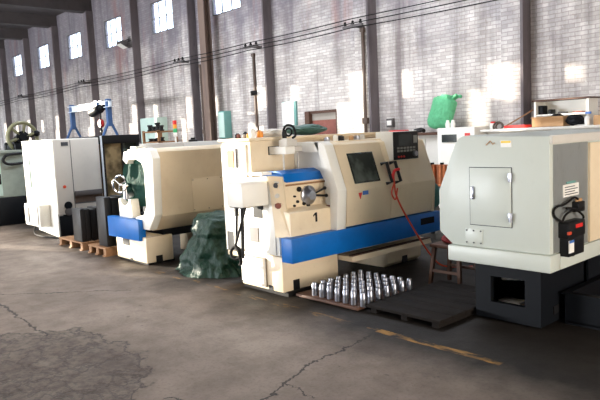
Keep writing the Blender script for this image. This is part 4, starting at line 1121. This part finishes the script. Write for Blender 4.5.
# stand with copper rolls and blue film
t = thing('steel_stand', 'dark steel stand behind the cream and blue lathe', 'stand', (-5.6, 8.0, 0))
MB().box(-6.1, -5.1, 7.7, 8.3, .78, .82, .006).build('top', 'slate', t)
for x in (-6.06, -5.18):
    for y in (7.74, 8.22): MB().box(x, x + .05, y, y + .05, 0, .78).build('leg', 'slate', t)
MB().box(-6.06, -5.13, 7.76, 8.25, .25, .28).build('shelf', 'slate', t)
for i, x in enumerate((-5.80, -5.62)):
    t = thing('wire_spool', ['left of two copper wire spools seen between the nearest lathes', 'right of two copper wire spools seen between the nearest lathes'][i], 'spool', (x, 7.95, .82), 'copper wire spools on the stand')
    MB().lathe((x, 7.95, .82), [(.085, 0), (.085, .02), (.075, .025), (.075, .30), (.085, .305), (.085, .325)], seg=22).build('winding', 'copper', t)
    MB().lathe((x, 7.95, 1.145), [(.03, 0), (.03, .03)], seg=12).build('core', 'black', t)
zmn = min(v.co.z for v in mb.bm.verts); bmesh.ops.translate(mb.bm, verts=mb.bm.verts, vec=(.25, -.1, -zmn + .002))
single('plastic_bag', mb, 'blue_rag', 'crumpled blue plastic bag on the floor behind the stool', 'bag', (-4.37, 6.8, 0))

# ------------------------------------------------------------------ gantry crane and hoist
t = thing('gantry_crane', 'small blue gantry crane with pale beam standing behind the machines', 'crane', (-21.8, 9.5, 0))
MB().box(-23.6, -20.1, 9.46, 9.54, 2.94, 3.16).box(-23.6, -20.1, 9.40, 9.60, 2.94, 2.96).box(-23.6, -20.1, 9.40, 9.60, 3.14, 3.16).build('beam', 'beam_white', t)
for x in (-23.42, -20.28):
    MB().box(x - .075, x + .075, 9.42, 9.58, 2.3, 3.22).build('post', 'gantry_blue', t)
    for sy in (-1, 1):
        MB().tube([(x, 9.5 + sy * .05, 2.42), (x, 9.5 + sy * 1.15, .12)], .048, 8, 0).build('leg', 'gantry_blue', t)
        MB().box(x - .12, x + .12, 9.5 + sy * 1.15 - .12, 9.5 + sy * 1.15 + .12, 0, .14).build('foot', 'gantry_blue', t)
    MB().tube([(x, 9.5 - .75, .95), (x, 9.5 + .75, .95)], .045, 8, 0).build('tie_bar', 'gantry_blue', t)
t = thing('electric_hoist', 'dark blue electric hoist with red hook block hanging from the gantry beam', 'hoist', (-21.0, 9.5, 2.3))
MB().cyl((-21.5, 9.42, 2.80), (-20.75, 9.42, 2.92), .15, bev=.02).cyl((-20.75, 9.42, 2.92), (-20.45, 9.42, 2.96), .10, bev=.02).build('motor', 'slate', t)
MB().box(-21.2, -20.95, 9.38, 9.62, 2.86, 3.0).box(-21.2, -20.95, 9.38, 9.44, 3.0, 3.22).box(-21.2, -20.95, 9.56, 9.62, 3.0, 3.22).build('trolley', 'gantry_blue', t)
MB().tube([(-21.0, 9.5, 2.88), (-21.0, 9.5, 2.5)], .018, 6, 0).tube([(-20.92, 9.5, 2.88), (-20.92, 9.5, 2.5)], .018, 6, 0).build('chain', 'galv', t)
MB().lathe((-20.96, 9.44, 2.42), [(.13, 0), (.15, .03), (.15, .09), (.13, .12)], (0, 1, 0), 20).box(-21.06, -20.86, 9.45, 9.55, 2.30, 2.44).build('hook_block', 'red', t)
MB().tube([(-20.96, 9.5, 2.30), (-20.96, 9.5, 2.22), (-20.90, 9.5, 2.15), (-20.98, 9.5, 2.11), (-21.05, 9.5, 2.17)], .022, 8).build('hook', 'dark_steel', t)
single('pendant_cable', MB().tube([(-20.7, 9.38, 2.82), (-20.66, 9.36, 2.3), (-20.7, 9.36, 1.9), (-20.72, 9.36, 1.2)], .02, 6, 5).box(-20.77, -20.67, 9.31, 9.41, .95, 1.22), 'cable', 'black pendant control cable hanging from the electric hoist', 'cable', (-20.7, 9.38, 1.0))

# ------------------------------------------------------------------ light
WPOW = (1300, 1400, 1700, 120); RPOW = (200, 800, 500, 380, 560); GPOW = 560
W = bpy.data.worlds.new('sky'); S.world = W; W.use_nodes = True
bg = W.node_tree.nodes['Background']
bg.inputs[0].default_value = (.70, .83, 1.0, 1); bg.inputs[1].default_value = 5.0

sun = bpy.data.objects.new('sun', bpy.data.lights.new('sun', 'SUN')); COL.objects.link(sun)
sun.data.energy = 14.0; sun.data.color = (1.0, .90, .74); sun.data.angle = math.radians(.2)
sun.rotation_euler = SUN.to_track_quat('-Z', 'Y').to_euler()

def area(name, loc, direction, sx, sy, power, col):
    l = bpy.data.lights.new(name, 'AREA'); l.shape = 'RECTANGLE'; l.size = sx; l.size_y = sy; l.energy = power; l.color = col
    o = bpy.data.objects.new(name, l); COL.objects.link(o); o.location = loc
    o.rotation_euler = Vector(direction).to_track_quat('-Z', 'Y').to_euler()
    return o
# fill lamps put in unseen window bands of the wall behind the photographer
for i, (a, b, c, d) in enumerate(ADDED_WINS):
    area('window_daylight', ((a + b) / 2, YF + .02, (c + d) / 2), (0, 1, 0), b - a, d - c, WPOW[i], (.95, .97, 1.0))
# fill lamps added under the ceiling, below the unseen roof panels
for i, (a, b, c, d) in enumerate(added_roof_holes):
    area('rooflight_daylight', ((a + b) / 2, (c + d) / 2, ZC - .02), (0, 0, -1), b - a, d - c, RPOW[i], (1.0, .95, .88) if i < 3 else (.84, .90, 1.0))
# warm fill lamp added at an unseen opening in the right end wall
area('gate_daylight', (X1 - .02, 2.5, 1.7), (-1, 0, 0), 5.0, 3.2, GPOW, (1.0, .80, .58))

S.view_settings.view_transform = 'Standard'
S.view_settings.look = 'None'
S.view_settings.exposure = 0.5
S.view_settings.gamma = 1.0
S.view_settings.use_curve_mapping = False
S.cycles.max_bounces = 6
S.cycles.diffuse_bounces = 4
S.cycles.use_denoising = True
